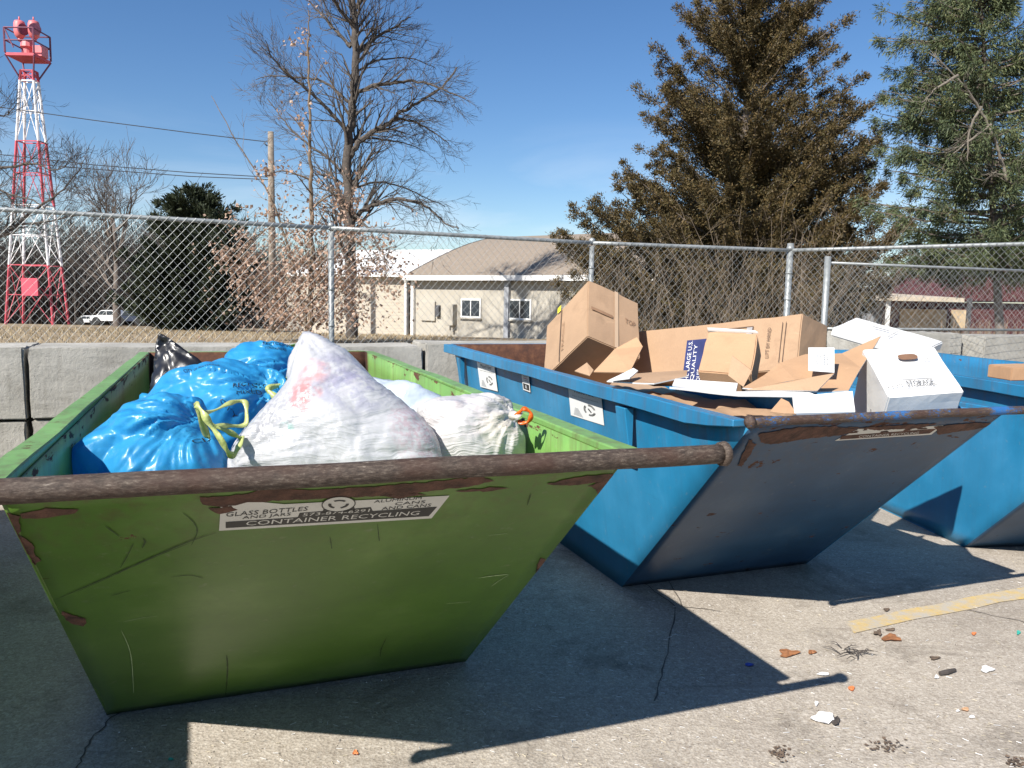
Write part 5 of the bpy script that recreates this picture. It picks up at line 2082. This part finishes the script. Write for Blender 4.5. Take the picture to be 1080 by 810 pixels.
# ------------------------------------------------------------------ red house on the right
M_RED = simple('red_boards', (.07, .017, .018), .8, var=.45, scale=2)
M_TANB = simple('tan_boards', (.46, .35, .22), .85, var=.25, scale=3)
Yr = 30
q0 = at(938, 350, Yr)
rh = thing('red_house', 'dark red house with a pale eave and boarded tan panels, behind the spruce', 'building', (q0.x, q0.y, 0))
rx = lambda px: at(px, 340, Yr).x - q0.x
rz_ = lambda py: at(970, py, Yr).z
zb_ = -.6
MB().box((rx(936), 0, zb_), (rx(1150), 7, rz_(318))).build('wall', M_RED, rh)
for x0, x1 in ((948, 997), (1002, 1018)):
    MB().box((rx(x0), -.06, rz_(346)), (rx(x1), -.004, rz_(326))).build('boarded_panel', M_TANB, rh)
for px_ in (918, 999.5):
    MB().box((rx(px_) - .06, -1.4, zb_), (rx(px_) + .06, -1.28, rz_(314))).build('porch_post', M_TRIM if px_ < 950 else M_DARKB, rh)
MB().hexa([(rx(914), -1.6, rz_(318)), (rx(990), -1.6, rz_(318)), (rx(990), 6, rz_(318)), (rx(914), 6, rz_(318)),
           (rx(914), -1.6, rz_(314)), (rx(990), -1.6, rz_(314)), (rx(990), 6, rz_(306)), (rx(914), 6, rz_(306))]).build('porch_roof', simple('pale_roof', (.50, .42, .32), .8, var=.15), rh)
mb = MB()
ga, gb, gm = rx(988), rx(1150), rx(1060)
mb.add([(ga, -.3, rz_(316)), (gb, -.3, rz_(316)), (gm, -.3, rz_(262)), (ga, 7.3, rz_(316)), (gb, 7.3, rz_(316)), (gm, 7.3, rz_(262))], [(0, 1, 2), (5, 4, 3), (0, 2, 5, 3), (2, 1, 4, 5)])
recalc(mb.build('gable', M_RED, rh))
MB().box((rx(921), .5, zb_), (rx(936), 2, rz_(320))).build('bay', simple('grey_boards', (.22, .23, .25), .8), rh)
# dark clutter seen under the spruce
rnd = random.Random(12)
mb = MB()
for k in range(900):
    p = Vector((rnd.uniform(rx(930), rx(1130)), rnd.uniform(-8, -3), zb_ + .4))
    h = rnd.uniform(.4, 1.5)
    mb.tube([p, p + Vector((rnd.uniform(-.3, .3), rnd.uniform(-.3, .3), h))], [.018, .006], 3, cap=False)
br = mb.build('brush', M_TWIG, None)
br.location = (q0.x, q0.y, 0)
tag(br, kind='stuff')

# ------------------------------------------------------------------ red and white beacon tower
M_TRED = simple('tower_red', (.46, .06, .085), .6, var=.25, scale=1.5)
M_TWHITE = simple('tower_white', (.74, .72, .72), .6, var=.12, scale=1.5)
M_TPINK = simple('beacon_pink', (.60, .16, .17), .5, var=.2, scale=2)
M_TDARK = simple('tower_dark', (.16, .05, .09), .7)
Yw = 50.0
tb = at(40, 342, Yw)
tw = thing('beacon_tower', 'red and white lattice beacon tower with two lamps on its railed platform', 'tower', tb)
s_ = Yw / FPX
zt = at(30, 75, Yw).z - tb.z
tvec = at(30.5, 75, Yw) - tb
ctr = lambda u: Vector((tvec.x * u, 0, zt * u))
hw = lambda u: 24.5 * s_ * (1 - u) + 6.2 * s_ * u


def corner(u, k):
    sx_, sy_ = ((-1, -1), (1, -1), (1, 1), (-1, 1))[k]
    return ctr(u) + Vector((sx_ * hw(u), sy_ * hw(u) * .6, 0))


def pix_u(py):
    return (at(40, py, Yw).z - tb.z) / zt


bands = [(0, pix_u(280), M_TRED), (pix_u(280), pix_u(217), M_TWHITE), (pix_u(217), pix_u(150), M_TRED), (pix_u(150), pix_u(86), M_TWHITE), (pix_u(86), 1.0, M_TRED)]
for (u0, u1, m_) in bands:
    for k in range(4):
        mb = MB()
        mb.tube([corner(u0, k), corner(u1, k)], .08, 6)
        mb.build('leg', m_, tw)
    mb = MB()
    for k in range(4):
        k2 = (k + 1) % 4
        n_ = 1 if u1 - u0 > .05 else 1
        for (a, b) in ((0, 1),):
            mb.tube([corner(u0, k), corner(u1, k2)], .024, 4)
            mb.tube([corner(u0, k2), corner(u1, k)], .024, 4)
        mb.tube([corner(u1, k), corner(u1, k2)], .045, 4)
        um = (u0 + u1) / 2
        mb.tube([corner(um, k), corner(um, k2)], .035, 4)
    mb.build('bracing', m_, tw)
mb = MB()
c = ctr(0)
mb.box((.0, -hw(0) - .05, at(50, 312, Yw).z - tb.z), (1.0, -hw(0) + .12, at(50, 294, Yw).z - tb.z))
mb.build('sign_plate', simple('tower_plate', (.55, .07, .11), .6, var=.05), tw)
# platform
pz = at(30, 60, Yw).z - tb.z
pc = ctr(1.0) + Vector((.0, 0, 0))
pw = 14.5 * s_
mb = MB().box((pc.x - pw, -pw, pz - .16), (pc.x + pw, pw, pz + .0))
mb.build('platform', M_TRED, tw)
mb = MB()
rz1 = pz + 24 * s_
for sx_ in (-1, 1):
    for sy_ in (-1, 1):
        mb.tube([(pc.x + sx_ * pw, sy_ * pw, pz), (pc.x + sx_ * pw, sy_ * pw, rz1)], .06, 5)
        mb.tube([(pc.x + sx_ * pw, sy_ * pw, pz - .1), corner(pix_u(84), 0 if sx_ < 0 and sy_ < 0 else 1 if sy_ < 0 else 2 if sx_ > 0 else 3)], .05, 5)
for zz in (rz1, pz + 12 * s_):
    for a, b in (((-1, -1), (1, -1)), ((1, -1), (1, 1)), ((1, 1), (-1, 1)), ((-1, 1), (-1, -1))):
        mb.tube([(pc.x + a[0] * pw, a[1] * pw, zz), (pc.x + b[0] * pw, b[1] * pw, zz)], .045, 5)
mb.tube([(pc.x - pw, -pw, rz1), (pc.x - .35, -pw, pz + .3)], .04, 4)
mb.build('railing', M_TDARK, tw)
mb = MB()
mb.tube([(pc.x, 0, pz), (pc.x, 0, pz + 8 * s_), (pc.x, 0, pz + 9 * s_), (pc.x, 0, pz + 15 * s_)], [.28, .28, .42, .36], 12)
mb.box((pc.x + .45, -.3, pz), (pc.x + 1.0, .4, pz + .6))
pd = mb.build('pedestal', M_TPINK, tw)
for dx, ang in ((-7.5, .25), (7.0, -.2)):
    mb = MB()
    c = Vector((pc.x + dx * s_, 0, pz + 15 * s_))
    mb.tube([c + Vector((0, 0, 0)), c + Vector((0, 0, 3 * s_))], [.12, .14], 8)
    mb.tube([c + Vector((0, 0, z_ * s_)) for z_ in (2.5, 5, 9, 13, 17, 19.5, 20.5)], [.14, .27, .33, .33, .32, .27, .12], 16)
    mb.tube([c + Vector((0, 0, 20.5 * s_)), c + Vector((0, 0, 24 * s_))], .045, 6)
    bl = mb.build('beacon_lamp', M_TPINK, tw, True)
    mb = MB()
    nrm = Vector((math.sin(ang + .9), -math.cos(ang + .9), 0))
    m_ = c + Vector((0, 0, 11 * s_)) + nrm * .20
    mb.tube([m_, m_ + nrm * .16], [.30, .34], 16)
    mb.build('lens', M_TDARK, bl)

# ------------------------------------------------------------------ utility pole and wires
Yp = 40.0
pb = at(288, 346, Yp)
pt = at(285.5, 139, Yp)
pole = thing('utility_pole', 'grey wooden utility pole standing among the brown oak leaves', 'pole', pb)
mb = MB()
mb.tube([Vector((0, 0, -.3)), (pt - pb) * .5, pt - pb], [.20, .17, .14], 12)
mb.build('shaft', simple('grey_wood', (.21, .175, .14), .9, var=.35, scale=5, bump=.4), pole, True)
mb = MB()
for zz in (.93, .78, .775):
    q = (pt - pb) * zz
    mb.tube([q + Vector((-.16, -.05, 0)), q + Vector((-.26, -.08, .05)), q + Vector((-.28, -.08, .14))], .03, 6)
mb.build('insulators', M_DARKB, pole, True)
M_WIRE = simple('black_wire', (.02, .02, .022), .6)
for (pts, lab) in (([(285, 150), (200, 140), (100, 127), (0, 113), (-90, 98)], 'upper black power line sloping from the pole past the red tower'),
                   ([(286, 187), (200, 182), (100, 174), (0, 163), (-90, 152)], 'lower black power line of the close pair, its higher strand'),
                   ([(286, 189.5), (200, 186), (100, 178.5), (0, 170), (-90, 161)], 'lower black power line of the close pair, its bottom strand')):
    mb = MB()
    P_ = [at(x, y, Yp + .1 * (285 - x) * .1) for x, y in pts]
    c = P_[0]
    L = []
    for i in range(len(P_) - 1):
        for k in range(6):
            L.append(P_[i].lerp(P_[i + 1], k / 6) - c)
    L.append(P_[-1] - c)
    mb.tube(L, .022, 5)
    o = mb.build('power_line', M_WIRE)
    o.location = c
    tag(o, lab, 'cable', 'power lines from the utility pole')

# ------------------------------------------------------------------ far parked cars
M_CARW = simple('white_car_paint', (.75, .75, .75), .3, var=.03)
M_CARD_ = simple('dark_car_paint', (.03, .04, .07), .3, var=.05)
M_TYRE = simple('tyre', (.02, .02, .02), .8)


def car(label, px, Y, length, h, mat, flip=1, pyb=341):
    b = at(px, pyb, Y)
    root = thing('parked_car', label, 'car', b, 0, 'cars parked beyond the grass')
    l = length
    prof_ = [(-.5, .25), (-.5, .52), (-.44, .60), (-.30, .64), (-.18, .97), (.18, 1.0), (.33, .66), (.47, .58), (.5, .45), (.5, .25)]
    mb = MB()
    n_ = len(prof_)
    vs = [(flip * x * l, -.85, z_ * h) for x, z_ in prof_] + [(flip * x * l, .85, z_ * h) for x, z_ in prof_]
    mb.add(vs, [tuple(range(n_)), tuple(range(2 * n_ - 1, n_ - 1, -1))] + [(i, n_ + i, n_ + (i + 1) % n_, (i + 1) % n_) for i in range(n_)])
    bevel(recalc(mb.build('body', mat, root)), .05, 2)
    mb = MB()
    for sx0, sx1, t0, t1 in ((-.26, -.01, -.16, -.01), (.01, .29, .01, .17)):
        mb.add([(flip * sx0 * l, -.865, .67 * h), (flip * sx1 * l, -.865, .67 * h), (flip * t1 * l, -.865, .93 * h), (flip * t0 * l, -.865, .93 * h)], [(0, 1, 2, 3)])
    mb.build('windows', M_WGLASS, root)
    for wx in (-.31, .31):
        for sy_ in (-1, 1):
            mb = MB()
            mb.tube([(wx * l, sy_ * .70, .33), (wx * l, sy_ * .90, .33)], .33, 14)
            mb.build('wheel', M_TYRE, root)


car('white car parked left of the grey tree trunk, its roof and side showing', 118, 66, 2.9 * .95, 1.25, M_CARW, 1, 342.5)
car('low white car end further left of the tower legs', 97, 68, 1.9, .8, M_CARW, -1, 342.5)
car('dark blue car right of the grey tree trunk', 142, 66, 2.4, 1.15, M_CARD_, 1, 342.5)

# ------------------------------------------------------------------ litter
M_LEAF = simple('dead_leaf', (.26, .11, .045), .8, var=.35, scale=30)
M_LEAFD = simple('dark_dead_leaf', (.12, .085, .06), .85, var=.3, scale=30)
M_PAPER = simple('white_scrap', (.72, .71, .70), .7, var=.06)
M_ORS = simple('orange_scrap', (.62, .20, .07), .7)
M_BLS = simple('blue_scrap', (.06, .10, .45), .5)
M_TEAL = simple('teal_scrap', (.05, .40, .32), .5)
M_STK = simple('dark_stick', (.06, .05, .045), .85)


def scrap(name, label, cat, px, py, wpx, hpx, mat, seed, curl=.01, ragged=.35, n=11, group=None):
    """small crumpled flake on the ground"""
    rnd = random.Random(seed)
    c = at_z(px, py)
    curl *= .3
    a = at_z(px + wpx * .42, py) - c
    b = at_z(px, py - hpx * .42) - c
    mb = MB()
    ringv = []
    for i in range(n):
        t_ = 2 * math.pi * i / n
        k = 1 + (ragged * .75) * math.sin(t_ * 3 + seed) * rnd.uniform(.4, 1) + rnd.uniform(-.12, .12)
        ringv.append((a * math.cos(t_) + b * math.sin(t_)) * k + Vector((0, 0, .005 + rnd.random() * curl)))
    mid = [v * .5 + Vector((0, 0, rnd.random() * curl)) for v in ringv]
    ce = Vector((0, 0, .006 + curl * rnd.random()))
    vs = ringv + mid + [ce]
    fs = [(i, (i + 1) % n, n + (i + 1) % n, n + i) for i in range(n)] + [(n + i, n + (i + 1) % n, 2 * n) for i in range(n)]
    mb.add(vs, fs)
    m_ = len(vs)
    mb.add([v - Vector((0, 0, .0015)) for v in vs], [tuple(reversed(f_)) for f_ in fs])
    o = mb.build(name, mat)
    o.location = c
    tag(o, label, cat, group)


def clump(label, px, py, wpx, hpx, seed):
    rnd = random.Random(seed)
    c = at_z(px, py)
    a = at_z(px + wpx / 2, py) - c
    b = at_z(px, py - hpx / 2) - c
    mb = MB()
    for k in range(46):
        p = a * rnd.gauss(0, .5) + b * rnd.gauss(0, .5) + Vector((0, 0, .003 + .006 * rnd.random()))
        t_ = rnd.uniform(0, 6.28)
        u = Vector((math.cos(t_), math.sin(t_), rnd.uniform(-.1, .35))) * rnd.uniform(.006, .020)
        v = Vector((-math.sin(t_), math.cos(t_), rnd.uniform(-.1, .2))) * rnd.uniform(.003, .009)
        mb.add([p, p + u * .5 + v, p + u, p + u * .5 - v], [(0, 1, 2), (0, 2, 3)])
    o = mb.build('leaf_clump', M_LEAFD)
    o.location = c
    tag(o, label, 'leaves', 'litter on the lot')


LG = 'litter on the lot'
scrap('dead_leaf', 'curled reddish brown leaf just right of the long shadow point', 'leaf', 831, 690, 26, 9, M_LEAF, 1, .03, .5, group=LG)
scrap('dead_leaf', 'small brown leaf right beside the curled reddish leaf', 'leaf', 856, 689, 10, 5, M_LEAF, 2, .02, .4, group=LG)
scrap('dead_leaf', 'flat brown leaf below the yellow line', 'leaf', 940, 674, 22, 9, M_LEAF, 3, .02, .5, group=LG)
scrap('dead_leaf', 'dark brown leaf touching the flat leaf below the yellow line', 'leaf', 926, 669, 10, 7, M_LEAFD, 4, .03, .5, group=LG)
scrap('dead_leaf', 'tiny dark leaf nearest under the yellow line', 'leaf', 939, 665, 12, 3, M_LEAFD, 5, .015, .4, group=LG)
scrap('dead_leaf', 'small dark leaf above the yellow line end beside the shadow', 'leaf', 935, 644, 8, 4, M_LEAFD, 6, .015, .4, group=LG)
scrap('dead_leaf', 'dull brown leaf left of the dark stick', 'leaf', 986, 695, 14, 5, M_LEAFD, 7, .015, .4, group=LG)
scrap('paper_scrap', 'white torn paper right of the dark stick', 'paper', 1041, 707, 17, 9, M_PAPER, 8, .015, .4, group=LG)
scrap('paper_scrap', 'white sliver of paper at the left end of the dark stick', 'paper', 988, 715, 6, 5, M_PAPER, 9, .01, .4, group=LG)
scrap('paper_scrap', 'pale strip of paper on the tip of the bar shadow', 'paper', 868, 712, 16, 4, M_PAPER, 10, .01, .2, group=LG)
scrap('plastic_scrap', 'crumpled clear and grey plastic wrapper lying in the sun', 'litter', 868, 759, 30, 13, M_PAPER, 11, .035, .4, n=16, group=LG)
scrap('plastic_scrap', 'dark crumpled end of foil beside the clear wrapper', 'litter', 881, 762, 12, 10, M_STK, 12, .03, .5, group=LG)
scrap('paper_scrap', 'tiny white scrap above the plastic wrapper', 'paper', 861, 743, 5, 6, M_PAPER, 13, .01, .4, group=LG)
scrap('plastic_scrap', 'small blue strip lying in the green dumpster shadow', 'litter', 790, 702, 12, 4, M_BLS, 14, .008, .2, group=LG)
scrap('paper_scrap', 'white fleck left of the pale orange chip', 'paper', 1010, 751, 5, 3, M_PAPER, 15, .008, group=LG)
scrap('paper_scrap', 'white fleck right of the pale orange chip', 'paper', 1025, 757, 7, 4, M_PAPER, 16, .008, group=LG)
scrap('plastic_scrap', 'pale orange chip between two white flecks', 'litter', 1018, 749, 9, 5, simple('pale_orange', (.5, .3, .17), .8), 17, .006, group=LG)
scrap('plastic_scrap', 'bright orange chip below the bar shadow tip', 'litter', 898, 727, 8, 6, M_ORS, 18, .006, group=LG)
scrap('plastic_scrap', 'orange chip under the right end of the yellow line', 'litter', 1027, 669, 6, 4, M_ORS, 19, .006, group=LG)
scrap('plastic_scrap', 'teal chip at the right picture edge', 'litter', 1074, 668, 5, 5, M_TEAL, 20, .006, group=LG)
scrap('plastic_scrap', 'small green chip in the sunlit corner at bottom left', 'litter', 180, 802, 7, 4, M_TEAL, 21, .006, group=LG)
scrap('plastic_scrap', 'orange brown chip in the sunlit strip before the green dumpster', 'litter', 375, 795, 7, 6, M_ORS, 22, .006, group=LG)
clump('dark clump of wet leaves at the bottom edge under the green dumpster shadow', 822, 796, 24, 14, 23)
clump('dark clump of wet leaves below the plastic wrapper, toward the right', 938, 787, 34, 14, 24)
clump('dark clump of dirt and leaves in the bottom right corner', 1072, 806, 22, 12, 25)
c = at_z(998, 712)
mb = MB()
mb.tube([at_z(991, 713) - c + Vector((0, 0, .012)), Vector((0, 0, .014)), at_z(1007, 709) - c + Vector((0, 0, .011))], [.009, .011, .008], 7)
o = mb.build('stick', M_STK)
o.location = c
tag(o, 'short dark stick on the sunlit concrete', 'stick', LG)
c = at_z(897, 690)
mb = MB()
rnd = random.Random(5)
for k in range(16):
    a = rnd.uniform(0, 6.28)
    p = Vector((rnd.gauss(0, .03), rnd.gauss(0, .03), .006))
    d = Vector((math.cos(a), math.sin(a), rnd.uniform(0, .3))) * rnd.uniform(.04, .11)
    mb.tube([p, p + d * .5 + Vector((0, 0, .012)), p + d], [.0022, .002, .001], 4, cap=False)
o = mb.build('twig_tuft', M_STK)
o.location = c
tag(o, 'tuft of thin dark twigs on the concrete between the leaves', 'twigs', LG)
# loose straw, grit and flecks
rnd = random.Random(101)
mb = MB()
for k in range(2600):
    px, py = rnd.uniform(120, 1090), rnd.uniform(560, 815)
    p = at_z(px, py)
    if rnd.random() < .55:
        a = rnd.gauss(.5, .5)
        d = Vector((math.cos(a), -math.sin(a), 0)) * rnd.uniform(.006, .026)
        mb.tube([p + Vector((0, 0, .003)), p + d + Vector((0, 0, .004))], .0011, 3, mi=rnd.choice((0, 0, 1, 2)))
    else:
        r_ = rnd.uniform(.001, .0035)
        mb.add([p + Vector((r_, 0, .001)), p + Vector((-.5 * r_, .8 * r_, .001)), p + Vector((-.5 * r_, -.8 * r_, .001)), p + Vector((0, 0, r_ + .002))], [(0, 1, 3), (1, 2, 3), (2, 0, 3)], rnd.choice((0, 1, 2, 3)))
tag(mb.build('straw_litter', [simple('straw', (.50, .44, .33), .8), M_PAPER, simple('grit', (.30, .27, .24), .9), M_STK]), kind='stuff')
